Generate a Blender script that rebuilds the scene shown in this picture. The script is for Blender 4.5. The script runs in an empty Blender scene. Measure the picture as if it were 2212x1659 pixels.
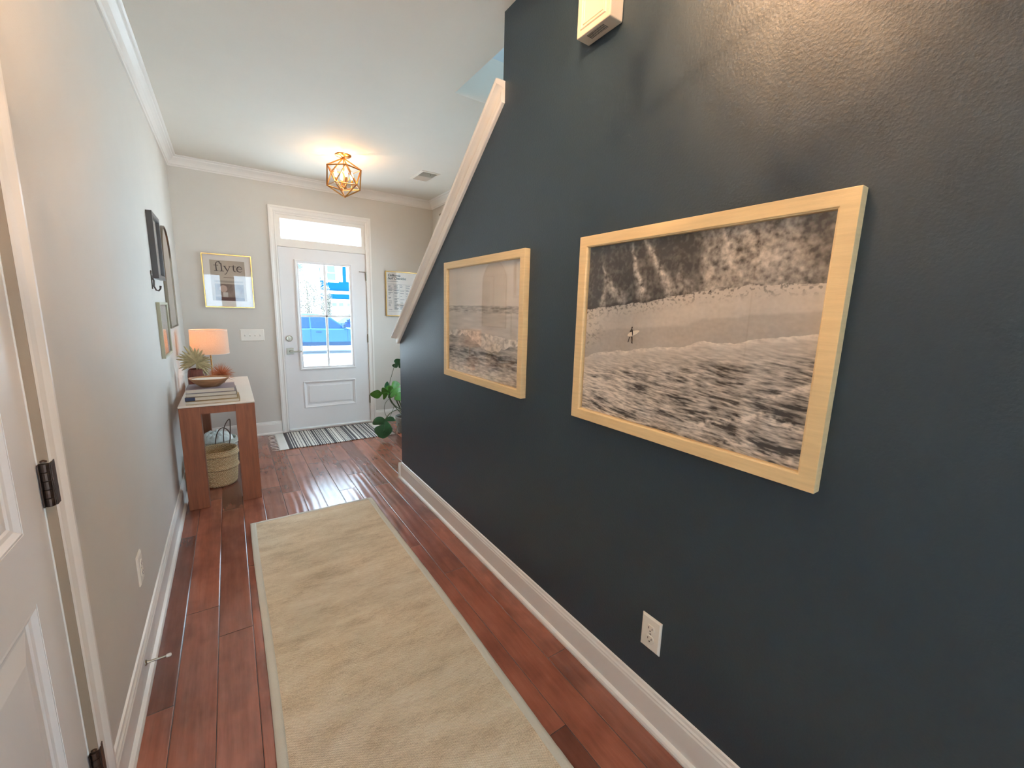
import bpy, bmesh, math, random
from mathutils import Vector, Matrix, noise
PI = math.pi
rnd = random.Random(7)
SC = bpy.context.scene
COL = SC.collection

# ------------------------------------------------------------------ camera
W = 1.5115      # dark wall face (x)
WI = 1.648      # its far side
XR = 2.634      # right wall
H = 2.769       # ceiling
cam_d = bpy.data.cameras.new('camera'); cam = bpy.data.objects.new('camera', cam_d); COL.objects.link(cam)
cam_d.sensor_width = 36.0; cam_d.lens = 896.28 / 2212 * 36.0; cam_d.clip_start = 0.02; cam_d.clip_end = 300
yaw, pitch, roll = -0.59836, -0.17324, 0.02779
Fv = Vector((math.sin(-yaw) * math.cos(pitch), math.cos(yaw) * math.cos(pitch), math.sin(pitch)))
Rv = Fv.cross(Vector((0, 0, 1))).normalized(); Uv = Rv.cross(Fv)
R2 = Rv * math.cos(roll) + Uv * math.sin(roll); U2 = -Rv * math.sin(roll) + Uv * math.cos(roll)
m = Matrix((R2, U2, -Fv)).transposed().to_4x4(); m.translation = Vector((0.3716, -5.2358, 1.4350))
cam.matrix_world = m
SC.camera = cam

# ------------------------------------------------------------------ world, sun, exposure
world = bpy.data.worlds.new('daylight'); SC.world = world; world.use_nodes = True
wn = world.node_tree.nodes; wl = world.node_tree.links
bg = wn['Background']; bg.inputs['Color'].default_value = (0.70, 0.87, 1.0, 1); bg.inputs['Strength'].default_value = 5.0
sun_d = bpy.data.lights.new('sun', 'SUN'); sun_d.energy = 60.0; sun_d.color = (1.0, 0.97, 0.92); sun_d.angle = 0.01
sun = bpy.data.objects.new('sun', sun_d); COL.objects.link(sun); sun.location = (-10, 6, 20)
sun.rotation_euler = Vector((0.64, 0.02, -0.77)).to_track_quat('-Z', 'Y').to_euler()

def portal(name, loc, dirv, sx, sy):
    d = bpy.data.lights.new(name, 'AREA'); d.shape = 'RECTANGLE'; d.size = sx; d.size_y = sy
    d.cycles.is_portal = True
    o = bpy.data.objects.new(name, d); COL.objects.link(o); o.location = loc
    o.rotation_euler = Vector(dirv).to_track_quat('-Z', 'Y').to_euler()
    return o
portal('portal_front_door', (1.319, 0.16, 1.24), (0, -1, 0), 1.0, 2.42)
portal('portal_stair_window', (XR + 0.13, -4.3, 4.2), (-1, 0, 0), 1.5, 1.4)
portal('portal_foyer_window', (XR + 0.13, -1.10, 1.525), (-1, 0, 0), 1.15, 1.4)
portal('portal_living_a', (1.55, -10.03, 1.3), (0, 1, 0), 4.3, 2.1)
portal('portal_living_b', (5.63, -8.2, 1.3), (-1, 0, 0), 3.0, 2.1)

SC.view_settings.view_transform = 'Standard'
SC.view_settings.look = 'None'
SC.view_settings.exposure = 1.02
SC.view_settings.gamma = 1.0
SC.view_settings.use_curve_mapping = False
SC.cycles.max_bounces = 10; SC.cycles.diffuse_bounces = 6; SC.cycles.glossy_bounces = 4
SC.cycles.transparent_max_bounces = 12
SC.cycles.sample_clamp_indirect = 6.0
SC.cycles.blur_glossy = 0.6
SC.cycles.caustics_reflective = False; SC.cycles.caustics_refractive = False

# ------------------------------------------------------------------ materials
def lin(h):
    if isinstance(h, str):
        c = [int(h[i:i + 2], 16) / 255 for i in (0, 2, 4)]
        return tuple(x / 12.92 if x <= 0.04045 else ((x + 0.055) / 1.055) ** 2.4 for x in c) + (1.0,)
    return tuple(h) + (1.0,)

class NT:
    def __init__(s, name):
        s.m = bpy.data.materials.new(name); s.m.use_nodes = True
        s.t = s.m.node_tree; s.n = s.t.nodes; s.l = s.t.links
        s.b = s.n['Principled BSDF']; s.out = s.n['Material Output']
    def node(s, t, **kw):
        n = s.n.new(t)
        for k, v in kw.items(): setattr(n, k, v)
        return n
    def put(s, sock, v):
        if hasattr(v, 'is_linked') or isinstance(v, bpy.types.NodeSocket): s.l.new(v, sock)
        else: sock.default_value = v
    def math(s, op, a, b=0.0, c=0.0):
        n = s.node('ShaderNodeMath', operation=op)
        for i, v in enumerate((a, b, c)): s.put(n.inputs[i], v)
        return n.outputs[0]
    def coords(s, scale=(1, 1, 1), kind='Object'):
        tc = s.node('ShaderNodeTexCoord'); mp = s.node('ShaderNodeMapping'); mp.inputs['Scale'].default_value = scale
        s.l.new(tc.outputs[kind], mp.inputs['Vector']); return mp.outputs['Vector']
    def noise(s, vec, scale=5, detail=3, rough=0.55, dist=0.0):
        n = s.node('ShaderNodeTexNoise'); n.inputs['Scale'].default_value = scale; n.inputs['Detail'].default_value = detail
        n.inputs['Roughness'].default_value = rough; n.inputs['Distortion'].default_value = dist
        if vec is not None: s.l.new(vec, n.inputs['Vector'])
        return n.outputs['Fac']
    def ramp(s, fac, stops):
        n = s.node('ShaderNodeValToRGB'); e = n.color_ramp.elements
        while len(e) < len(stops): e.new(0.5)
        for i, (p, c) in enumerate(stops): e[i].position = p; e[i].color = c
        s.l.new(fac, n.inputs['Fac']); return n.outputs['Color']
    def mix(s, fac, a, b, blend='MIX'):
        n = s.node('ShaderNodeMix', data_type='RGBA', blend_type=blend)
        s.put(n.inputs[0], fac); s.put(n.inputs[6], a); s.put(n.inputs[7], b); return n.outputs[2]
    def bump(s, h, strength=0.2, dist=0.01, prev=None):
        n = s.node('ShaderNodeBump'); n.inputs['Strength'].default_value = strength; n.inputs['Distance'].default_value = dist
        s.l.new(h, n.inputs['Height'])
        if prev is not None: s.l.new(prev, n.inputs['Normal'])
        return n.outputs['Normal']

MATS = {}
def simple(name, col, rough=0.5, metal=0.0, bump=0.0, bscale=60, vary=0.0, vscale=4, vec=(1, 1, 1), spec=0.5, coat=0.0):
    if name in MATS: return MATS[name]
    s = NT(name); c = lin(col)
    s.b.inputs['Roughness'].default_value = rough; s.b.inputs['Metallic'].default_value = metal
    s.b.inputs['Specular IOR Level'].default_value = spec
    s.b.inputs['Coat Weight'].default_value = coat; s.b.inputs['Coat Roughness'].default_value = 0.05
    v = s.coords(vec)
    f = s.noise(v, vscale, 4, 0.6)
    lo = tuple(x * (1 - vary) for x in c[:3]) + (1,); hi = tuple(min(1, x * (1 + vary)) for x in c[:3]) + (1,)
    s.l.new(s.ramp(f, [(0.3, lo), (0.7, hi)]), s.b.inputs['Base Color'])
    if bump: s.l.new(s.bump(s.noise(v, bscale, 3), bump, 0.004), s.b.inputs['Normal'])
    MATS[name] = s.m; return s.m

M_wall = simple('greige_wall_paint', 'd0cdc6', 0.62, bump=0.12, bscale=170, vary=0.015)
M_ceil = simple('ceiling_paint', 'e4e0d6', 0.75, bump=0.08, bscale=120, vary=0.01)
M_trim = simple('white_trim_paint', 'e9e7e2', 0.33, vary=0.01)
M_door = simple('white_door_paint', 'e8e9ea', 0.38, vary=0.01)
M_stair = simple('pale_stairwell_paint', 'cfd6d8', 0.65, bump=0.08, bscale=150, vary=0.01)
M_navy = simple('navy_wall_paint', '22333f', 0.46, bump=0.22, bscale=150, vary=0.04, spec=0.6)
M_white_pl = simple('white_plastic', 'e8e4da', 0.35, vary=0.01)
M_dark = simple('dark_slot', '2a2622', 0.6)
M_bronze = simple('aged_bronze', '4a3d36', 0.42, metal=0.75, bump=0.3, bscale=90, vary=0.3, vscale=60)
M_nickel = simple('satin_nickel', 'a09a8c', 0.3, metal=0.95, vary=0.04)
M_brass = simple('antique_brass', 'b5854c', 0.28, metal=0.95, vary=0.08)
M_gold = simple('brushed_gold', 'c9a263', 0.27, metal=0.95, vary=0.05)
M_mahog = simple('brown_table_wood', '885032', 0.5, bump=0.15, bscale=40, vary=0.22, vscale=7, vec=(9, 9, 0.7))
M_stone = simple('white_tabletop', 'e4ddd2', 0.22, vary=0.015)
M_ash = simple('pale_wood_frame', 'dcc294', 0.5, bump=0.12, bscale=50, vary=0.07, vscale=9, vec=(1, 1, 12))
M_black = simple('black_frame', '3a3634', 0.3, vary=0.05)
M_green_fr = simple('sage_frame', 'a8a890', 0.45, vary=0.04)
M_paper = simple('white_paper', 'e6e1da', 0.6, vary=0.01)
M_ink = simple('dark_ink', '3a2c28', 0.7)
M_ink2 = simple('grey_ink', '5f6a6e', 0.7)
M_bowl = simple('olive_wood', 'a57a56', 0.5, bump=0.2, bscale=30, vary=0.28, vscale=14, vec=(1, 1, 5))
M_vase = simple('ribbed_brown_vase', '6b3428', 0.42, vary=0.28, vscale=30, vec=(4, 4, 0.5))
M_palm = simple('dried_palm', 'b4a680', 0.7, vary=0.16, vscale=30)
M_urchin = simple('rust_spikes', 'b8744e', 0.55, vary=0.2, vscale=40)
M_leafD = simple('dark_green_leaf', '2f5c3a', 0.28, vary=0.22, vscale=12, spec=0.6)
M_leafL = simple('bright_green_leaf', '4c8430', 0.33, vary=0.25, vscale=12, spec=0.5)
M_stem = simple('plant_stem', '4c5a38', 0.5, vary=0.2, vscale=20)
M_pot = simple('grey_stone_pot', '8b8c86', 0.8, bump=0.4, bscale=60, vary=0.15, vscale=30)
M_soil = simple('potting_soil', '3a2b20', 0.95, bump=0.8, bscale=90, vary=0.3, vscale=50)
M_throw = simple('white_throw', 'dfe3dc', 0.9, bump=0.7, bscale=60, vary=0.05)
M_rope = simple('grey_cord', '6b5c50', 0.8, bump=0.5, bscale=200, vary=0.1)
M_step = simple('stair_carpet', 'b3a996', 0.95, bump=0.5, bscale=220, vary=0.05)
M_mirror = simple('mirror_glass', 'd6d4d0', 0.02, metal=1.0)
M_iron = simple('dark_iron', '4b4642', 0.45, metal=0.8, vary=0.1)
M_matwhite = simple('mat_cotton', 'dcdcd6', 0.9, bump=0.6, bscale=160, vary=0.04)
M_thresh = simple('door_sill', 'd8d8d4', 0.4, metal=0.2)
M_concrete = simple('pale_concrete', 'c4ccd0', 0.9, bump=0.2, bscale=20, vary=0.04, vscale=0.5)
M_road_shadow = simple('road_shadow_paint', '22404c', 0.9, bump=0.5, bscale=40, vary=0.2, vscale=3)
M_blue = simple('blue_siding', '053a56', 0.7, spec=0.05, vary=0.05, vec=(0.3, 0.3, 6))
M_hwhite = simple('white_siding', 'eef2f4', 0.6, vary=0.02, vec=(0.3, 0.3, 6))
M_shingle = simple('grey_shingles', 'c4c8cc', 0.8, vary=0.04, vscale=6)
M_carp = simple('pale_blue_car_paint', '1c3a56', 0.5, spec=0.12)
M_cardk = simple('car_black_trim', '16263a', 0.6, spec=0.1)
M_carwin = simple('car_window', '0c2444', 0.3, spec=0.2)
M_rubber = simple('tyre_rubber', '22262c', 0.85)
M_rim = simple('alloy_rim', 'b8c4cc', 0.35, metal=0.7)
M_foliage = simple('pale_foliage', '57564f', 0.9, bump=0.8, bscale=30, vary=0.3, vscale=6)
M_bark = simple('grey_bark', '6f675e', 0.95, bump=0.6, bscale=30, vary=0.2)
M_car2 = simple('dark_blue_car_paint', '0e2350', 0.5, spec=0.15)

def glass_mat(name, tint=(1, 1, 1), ior=1.5):
    s = NT(name); s.n.remove(s.b)
    tr = s.node('ShaderNodeBsdfTransparent'); tr.inputs[0].default_value = tint + (1,)
    gl = s.node('ShaderNodeBsdfGlossy'); gl.inputs['Roughness'].default_value = 0.015
    fr = s.node('ShaderNodeFresnel'); geo = s.node('ShaderNodeNewGeometry')
    s.l.new(s.math('POWER', ior, s.math('SUBTRACT', 1.0, s.math('MULTIPLY', 2.0, geo.outputs['Backfacing']))), fr.inputs['IOR'])
    mx = s.node('ShaderNodeMixShader'); s.l.new(fr.outputs[0], mx.inputs[0]); s.l.new(tr.outputs[0], mx.inputs[1]); s.l.new(gl.outputs[0], mx.inputs[2])
    s.l.new(mx.outputs[0], s.out.inputs['Surface']); return s.m
M_glass = glass_mat('window_glass', (0.93, 0.97, 1.0), 1.3)
M_pglass = glass_mat('picture_glass', (1, 1, 1), 1.5)

def emis(name, col, strength):
    s = NT(name); s.b.inputs['Base Color'].default_value = (0.8, 0.8, 0.8, 1)
    s.b.inputs['Emission Color'].default_value = col + (1,); s.b.inputs['Emission Strength'].default_value = strength
    return s.m
M_bulb = emis('lit_bulb', (1.0, 0.66, 0.30), 9)

def shade_mat():
    s = NT('linen_lampshade'); s.n.remove(s.b)
    v = s.coords((1, 1, 1)); f = s.noise(v, 220, 2)
    c = s.ramp(f, [(0.3, lin('d0c0b0')), (0.7, lin('dccebe'))])
    df = s.node('ShaderNodeBsdfDiffuse'); tl = s.node('ShaderNodeBsdfTranslucent'); mx = s.node('ShaderNodeMixShader')
    s.l.new(c, df.inputs[0]); s.l.new(c, tl.inputs[0]); mx.inputs[0].default_value = 0.42
    s.l.new(df.outputs[0], mx.inputs[1]); s.l.new(tl.outputs[0], mx.inputs[2]); s.l.new(mx.outputs[0], s.out.inputs['Surface'])
    return s.m
M_shade = shade_mat()

def floor_mat():
    s = NT('hardwood_planks')
    v = s.coords(); sp = s.node('ShaderNodeSeparateXYZ'); s.l.new(v, sp.inputs[0]); X, Y = sp.outputs[0], sp.outputs[1]
    pw = 0.1275; u = s.math('DIVIDE', s.math('ADD', X, 10 * pw - 0.107), pw)
    row = s.math('FLOOR', u); fu = s.math('FRACT', u)
    wn1 = s.node('ShaderNodeTexWhiteNoise', noise_dimensions='1D'); s.l.new(row, wn1.inputs['W'])
    vv = s.math('ADD', s.math('DIVIDE', Y, 1.35), s.math('MULTIPLY', wn1.outputs['Value'], 9.0))
    colm = s.math('FLOOR', vv); fv = s.math('FRACT', vv)
    cb = s.node('ShaderNodeCombineXYZ'); s.l.new(row, cb.inputs[0]); s.l.new(colm, cb.inputs[1])
    wn2 = s.node('ShaderNodeTexWhiteNoise', noise_dimensions='2D'); s.l.new(cb.outputs[0], wn2.inputs['Vector'])
    du = s.math('MULTIPLY', s.math('MINIMUM', fu, s.math('SUBTRACT', 1.0, fu)), pw)
    dv = s.math('MULTIPLY', s.math('MINIMUM', fv, s.math('SUBTRACT', 1.0, fv)), 1.35)
    dd = s.math('MINIMUM', du, dv)
    groove = s.math('LESS_THAN', dd, 0.0011)
    bev = s.node('ShaderNodeMapRange'); s.l.new(dd, bev.inputs[0]); bev.inputs[1].default_value = 0; bev.inputs[2].default_value = 0.004
    # per-plank offset coordinates for the grain
    off = s.node('ShaderNodeVectorMath', operation='SCALE'); s.l.new(wn2.outputs['Color'], off.inputs[0]); off.inputs['Scale'].default_value = 13.0
    ad = s.node('ShaderNodeVectorMath', operation='ADD'); s.l.new(v, ad.inputs[0]); s.l.new(off.outputs[0], ad.inputs[1])
    mp = s.node('ShaderNodeMapping'); mp.inputs['Scale'].default_value = (1, 0.35, 1); s.l.new(ad.outputs[0], mp.inputs['Vector'])
    blot = s.noise(mp.outputs[0], 9, 5, 0.55, 0.0)
    mp2 = s.node('ShaderNodeMapping'); mp2.inputs['Scale'].default_value = (22, 1.1, 1); s.l.new(ad.outputs[0], mp2.inputs['Vector'])
    grain = s.noise(mp2.outputs[0], 4, 5, 0.6, 0.0)
    mp3 = s.node('ShaderNodeMapping'); mp3.inputs['Scale'].default_value = (1.0, 0.75, 1); s.l.new(ad.outputs[0], mp3.inputs['Vector'])
    patch = s.noise(mp3.outputs[0], 5.0, 3, 0.55, 0.0)
    base = s.ramp(s.math('ADD', s.math('MULTIPLY', blot, 0.7), s.math('MULTIPLY', grain, 0.3)),
                  [(0.28, lin('704534')), (0.45, lin('875240')), (0.60, lin('965d4a')), (0.76, lin('a66a55'))])
    dark = s.ramp(patch, [(0.28, (0.66, 0.63, 0.64, 1)), (0.50, (1, 1, 1, 1))])
    base = s.mix(1.0, base, dark, 'MULTIPLY')
    tone = s.ramp(wn2.outputs['Value'], [(0.0, (0.55, 0.52, 0.52, 1)), (0.12, (0.85, 0.84, 0.84, 1)), (0.6, (1.02, 1.0, 1.0, 1)), (1.0, (1.2, 1.12, 1.08, 1))])
    base = s.mix(1.0, base, tone, 'MULTIPLY')
    base = s.mix(groove, base, lin('38201a'))
    s.l.new(base, s.b.inputs['Base Color'])
    rr = s.node('ShaderNodeMapRange'); s.l.new(blot, rr.inputs[0]); rr.inputs[3].default_value = 0.17; rr.inputs[4].default_value = 0.26
    s.l.new(rr.outputs[0], s.b.inputs['Roughness'])
    s.b.inputs['Specular IOR Level'].default_value = 0.7; s.b.inputs['Coat Weight'].default_value = 0.35; s.b.inputs['Coat Roughness'].default_value = 0.16
    # hand-scraped ripples running along each board
    mp4 = s.node('ShaderNodeMapping'); mp4.inputs['Scale'].default_value = (1, 0.28, 1); s.l.new(ad.outputs[0], mp4.inputs['Vector'])
    wv = s.node('ShaderNodeTexWave', wave_type='BANDS', bands_direction='X'); s.l.new(mp4.outputs[0], wv.inputs['Vector'])
    wv.inputs['Scale'].default_value = 6.5; wv.inputs['Distortion'].default_value = 2.2; wv.inputs['Detail'].default_value = 1.0; wv.inputs['Detail Scale'].default_value = 1.6
    b1 = s.bump(wv.outputs['Fac'], 0.42, 0.0025); b2 = s.bump(bev.outputs[0], 0.9, 0.0018, b1); b3 = s.bump(grain, 0.12, 0.001, b2)
    s.l.new(b3, s.b.inputs['Normal'])
    return s.m
M_floor = floor_mat()

def jute_mat():
    s = NT('woven_jute'); v = s.coords()
    sp = s.node('ShaderNodeSeparateXYZ'); s.l.new(v, sp.inputs[0])
    k = 2 * PI / 0.0085
    a = s.math('SINE', s.math('MULTIPLY', sp.outputs[0], k)); b = s.math('SINE', s.math('MULTIPLY', sp.outputs[1], k * 1.35))
    w = s.math('MULTIPLY', a, b)
    n1 = s.noise(s.coords((1, 3, 1)), 3.2, 5, 0.65); n2 = s.noise(v, 260, 2, 0.6)
    n3 = s.noise(s.coords((1.0, 10, 1)), 40, 3, 0.6)
    f = s.math('ADD', s.math('MULTIPLY', n1, 0.42), s.math('ADD', s.math('MULTIPLY', n2, 0.3), s.math('MULTIPLY', n3, 0.28)))
    c = s.ramp(f, [(0.34, lin('b8a184')), (0.5, lin('e8d5b8')), (0.66, lin('fcf0da'))])
    wm = s.node('ShaderNodeMapRange'); s.l.new(w, wm.inputs[0]); wm.inputs[1].default_value = -1; wm.inputs[3].default_value = 0.82; wm.inputs[4].default_value = 1.16
    cc = s.node('ShaderNodeVectorMath', operation='SCALE'); s.l.new(c, cc.inputs[0]); s.l.new(wm.outputs[0], cc.inputs['Scale'])
    s.l.new(cc.outputs[0], s.b.inputs['Base Color']); s.b.inputs['Roughness'].default_value = 0.95
    s.b.inputs['Specular IOR Level'].default_value = 0.15
    s.l.new(s.bump(w, 0.6, 0.0022, s.bump(n2, 0.4, 0.002)), s.b.inputs['Normal'])
    return s.m
M_jute = jute_mat()
M_juteb = simple('rug_binding', 'dad6c8', 0.9, bump=0.5, bscale=300, vary=0.05, spec=0.15)

def basket_mat(name, hexa, hexb):
    s = NT(name); v = s.coords()
    w = s.node('ShaderNodeTexWave', wave_type='BANDS', bands_direction='DIAGONAL'); s.l.new(v, w.inputs['Vector']); w.inputs['Scale'].default_value = 45
    w.inputs['Distortion'].default_value = 6; w.inputs['Detail'].default_value = 2
    w2 = s.node('ShaderNodeTexWave', wave_type='BANDS', bands_direction='Z'); s.l.new(v, w2.inputs['Vector']); w2.inputs['Scale'].default_value = 28
    w2.inputs['Distortion'].default_value = 1.5
    f = s.math('MULTIPLY', w.outputs['Fac'], w2.outputs['Fac'])
    s.l.new(s.ramp(f, [(0.0, lin(hexa)), (0.5, lin(hexb))]), s.b.inputs['Base Color']); s.b.inputs['Roughness'].default_value = 0.85
    s.l.new(s.bump(f, 0.8, 0.005), s.b.inputs['Normal']); return s.m
M_basket = basket_mat('woven_seagrass', 'b08e60', 'f0dcb4')
M_basket2 = basket_mat('pale_woven_basket', 'b9b8a8', 'e0e2d8')

def stripes_mat():
    s = NT('striped_mat_weave'); v = s.coords(); sp = s.node('ShaderNodeSeparateXYZ'); s.l.new(v, sp.inputs[0])
    q = s.math('FLOOR', s.math('MULTIPLY', s.math('ADD', sp.outputs[0], s.math('MULTIPLY', s.noise(v, 9, 2), 0.004)), 135.0))
    wn_ = s.node('ShaderNodeTexWhiteNoise', noise_dimensions='1D'); s.l.new(q, wn_.inputs['W'])
    r = s.ramp(wn_.outputs['Value'], [(0.0, lin('2e2e36')), (0.34, lin('2e2e36')), (0.35, lin('6a696a')), (0.50, lin('55555a')), (0.52, lin('e2e0d8'))])
    r.node.color_ramp.interpolation = 'CONSTANT'
    n = s.noise(v, 300, 2); mx = s.mix(s.math('MULTIPLY', n, 0.28), r, lin('b0aeaa'))
    s.l.new(mx, s.b.inputs['Base Color']); s.b.inputs['Roughness'].default_value = 0.95
    s.l.new(s.bump(n, 0.6, 0.002), s.b.inputs['Normal']); return s.m
M_stripe = stripes_mat()

def vcol_mat(name, rough=0.5):
    s = NT(name); a = s.node('ShaderNodeVertexColor'); a.layer_name = 'Col'
    s.l.new(a.outputs['Color'], s.b.inputs['Base Color']); s.b.inputs['Roughness'].default_value = rough
    s.b.inputs['Specular IOR Level'].default_value = 0.2
    return s.m
M_print = vcol_mat('printed_photograph', 0.6)

# ------------------------------------------------------------------ mesh builder
class MB:
    def __init__(s): s.v = []; s.f = []
    def add(s, vs, fs):
        o = len(s.v); s.v += [tuple(p) for p in vs]; s.f += [tuple(i + o for i in f) for f in fs]; return s
    def box(s, a, b):
        x0, y0, z0 = [min(a[i], b[i]) for i in range(3)]; x1, y1, z1 = [max(a[i], b[i]) for i in range(3)]
        return s.add([(x0, y0, z0), (x1, y0, z0), (x1, y1, z0), (x0, y1, z0), (x0, y0, z1), (x1, y0, z1), (x1, y1, z1), (x0, y1, z1)],
                     [(0, 3, 2, 1), (4, 5, 6, 7), (0, 1, 5, 4), (1, 2, 6, 5), (2, 3, 7, 6), (3, 0, 4, 7)])
    def prism(s, poly, axis, a, b):
        def P(p, t):
            if axis == 'x': return (t, p[0], p[1])
            if axis == 'y': return (p[0], t, p[1])
            return (p[0], p[1], t)
        n = len(poly)
        return s.add([P(p, a) for p in poly] + [P(p, b) for p in poly],
                     [tuple(range(n))[::-1], tuple(range(n, 2 * n))] + [(i, (i + 1) % n, n + (i + 1) % n, n + i) for i in range(n)])
    def sweep(s, prof, p0, p1, out, up):
        """profile (u along out, v along up) extruded from p0 to p1"""
        p0, p1, out, up = Vector(p0), Vector(p1), Vector(out), Vector(up); n = len(prof)
        return s.add([p0 + out * u + up * v for u, v in prof] + [p1 + out * u + up * v for u, v in prof],
                     [tuple(range(n))[::-1], tuple(range(n, 2 * n))] + [(i, (i + 1) % n, n + (i + 1) % n, n + i) for i in range(n)])
    def tube(s, pts, r, n=8, cap=True):
        pts = [Vector(p) for p in pts]; rs = r if isinstance(r, (list, tuple)) else [r] * len(pts)
        vs = []; prev = None
        for i, p in enumerate(pts):
            d = (pts[min(i + 1, len(pts) - 1)] - pts[max(i - 1, 0)]).normalized()
            if prev is None: a = d.orthogonal().normalized()
            else: a = (prev - d * prev.dot(d)).normalized()
            prev = a; b = d.cross(a)
            vs += [p + (a * math.cos(2 * PI * k / n) + b * math.sin(2 * PI * k / n)) * rs[i] for k in range(n)]
        fs = [(i * n + k, i * n + (k + 1) % n, (i + 1) * n + (k + 1) % n, (i + 1) * n + k) for i in range(len(pts) - 1) for k in range(n)]
        if cap: fs += [tuple(range(n))[::-1], tuple(range((len(pts) - 1) * n, len(pts) * n))]
        return s.add(vs, fs)
    def lathe(s, prof, c=(0, 0, 0), n=40, axis='z'):
        vs = []
        for r, h in prof:
            for k in range(n):
                a = 2 * PI * k / n; q = (r * math.cos(a), r * math.sin(a), h)
                if axis == 'y': q = (q[0], q[2], q[1])
                if axis == 'x': q = (q[2], q[0], q[1])
                vs.append((c[0] + q[0], c[1] + q[1], c[2] + q[2]))
        fs = [(i * n + k, i * n + (k + 1) % n, (i + 1) * n + (k + 1) % n, (i + 1) * n + k) for i in range(len(prof) - 1) for k in range(n)]
        if prof[0][0] > 1e-6: fs.append(tuple(range(n))[::-1])
        if prof[-1][0] > 1e-6: fs.append(tuple(range((len(prof) - 1) * n, len(prof) * n)))
        return s.add(vs, fs)
    def build(s, name, mat, parent=None, smooth=False, bevel=0.0, local=False, seg=2):
        me = bpy.data.meshes.new(name)
        o0 = Vector(parent['_o']) if (parent is not None and not local and '_o' in parent) else Vector((0, 0, 0))
        me.from_pydata([Vector(p) - o0 for p in s.v], [], s.f); me.materials.append(mat)
        bm = bmesh.new(); bm.from_mesh(me); bmesh.ops.remove_doubles(bm, verts=bm.verts, dist=1e-6)
        bmesh.ops.recalc_face_normals(bm, faces=bm.faces); bm.to_mesh(me); bm.free()
        if smooth:
            me.shade_smooth()
            try: me.set_sharp_from_angle(angle=math.radians(40))
            except Exception: pass
        o = bpy.data.objects.new(name, me); COL.objects.link(o)
        if parent is not None: o.parent = parent; o['_o'] = tuple(o0)
        else: o['_o'] = (0.0, 0.0, 0.0)
        if bevel:
            b = o.modifiers.new('bevel', 'BEVEL'); b.width = bevel; b.segments = seg; b.limit_method = 'ANGLE'; b.angle_limit = math.radians(35)
        return o

def empty(name, loc, rz=0.0):
    o = bpy.data.objects.new(name, None); COL.objects.link(o); o.location = loc; o.rotation_euler = (0, 0, rz)
    o.empty_display_size = 0.05; o['_o'] = tuple(loc); return o
def thing(name, label, cat, loc=(0, 0, 0), rz=0.0, group=None):
    o = empty(name, loc, rz); return tag(o, label, cat, group)
def tag(o, label, cat, group=None):
    o['label'] = label; o['category'] = cat
    if group: o['group'] = group
    return o
def structure(o, label=None, cat=None):
    o['kind'] = 'structure'
    if label: o['label'] = label
    if cat: o['category'] = cat
    return o

# ------------------------------------------------------------------ room shell
f = MB(); f.box((-2.3, -10.0, -0.12), (5.6, 0.0, 0.0)); structure(f.build('floor', M_floor), 'red brown hand scraped hardwood plank floor of the hallway', 'floor')
DX0, DX1, DZ1 = 0.842, 1.797, 2.40
wb = MB()
wb.box((-0.12, 0, -0.12), (DX0, 0.15, 5.4)); wb.box((DX1, 0, -0.12), (XR + 0.12, 0.15, 5.4)); wb.box((DX0, 0, DZ1), (DX1, 0.15, 5.4)); wb.box((DX0, 0.0, -0.12), (DX1, 0.15, -0.0005))
structure(wb.build('wall_back', M_wall), 'greige end wall around the white front door', 'wall')
LY0, LY1 = -3.935, -4.75
wl_ = MB(); wl_.box((-0.12, 0, -0.12), (0, LY0, H)); wl_.box((-0.12, LY1, -0.12), (0, -5.6, H)); wl_.box((-0.12, LY0, 2.045), (0, LY1, H))
structure(wl_.build('wall_left', M_wall), 'long pale greige left wall with the mirror and frames', 'wall')
# right wall with two windows
wr = MB(); X0, X1 = XR, XR + 0.12
FW = (-1.60, -0.60, 0.85, 2.12)      # foyer window
SW = (-5.0, -3.6, 3.55, 4.85)     # stair window
wr.box((X0, 0, -0.12), (X1, FW[1], 5.4)); wr.box((X0, FW[0], -0.12), (X1, FW[1], FW[2])); wr.box((X0, FW[0], FW[3]), (X1, FW[1], 5.4))
wr.box((X0, FW[0], -0.12), (X1, SW[1], 5.4)); wr.box((X0, SW[0], -0.12), (X1, SW[1], SW[2])); wr.box((X0, SW[0], SW[3]), (X1, SW[1], 5.4)); wr.box((X0, SW[0], -0.12), (X1, -5.6, 5.4))
structure(wr.build('wall_right', M_wall), 'pale wall beyond the stair rail at far right', 'wall')
# ceiling slab (opening over the stairs: x > WI, y < -2.64)
ce = MB(); ce.box((-0.12, 0, H), (XR, -2.64, H + 0.28)); ce.box((-0.12, -2.64, H), (WI, -5.6, H + 0.28))
structure(ce.build('ceiling', M_ceil), 'smooth off white hallway ceiling', 'ceiling')
# navy wall: knee wall rising with the stairs, then full height
nv = MB(); nv.prism([(-1.93, 0), (-1.93, 1.20), (-3.423, 2.411), (-3.423, H), (-5.6, H), (-5.6, 0)], 'x', W, WI)
structure(nv.build('wall_stair', M_navy), 'dark navy blue stair wall holding the two beach pictures', 'wall')
st = MB(); st.box((WI - 0.13, -2.64, H + 0.28), (WI, -5.6, 5.4)); st.box((WI, -2.64, H + 0.28), (XR, -2.52, 5.4)); st.box((WI - 0.13, -2.52, 5.4), (XR + 0.12, -5.7, 5.5)); st.box((WI, -5.6, -0.1), (XR + 0.12, -5.7, 5.4))
structure(st.build('wall_upper_stairwell', M_stair), 'pale blue grey stairwell wall seen through the ceiling opening', 'wall')
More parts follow.
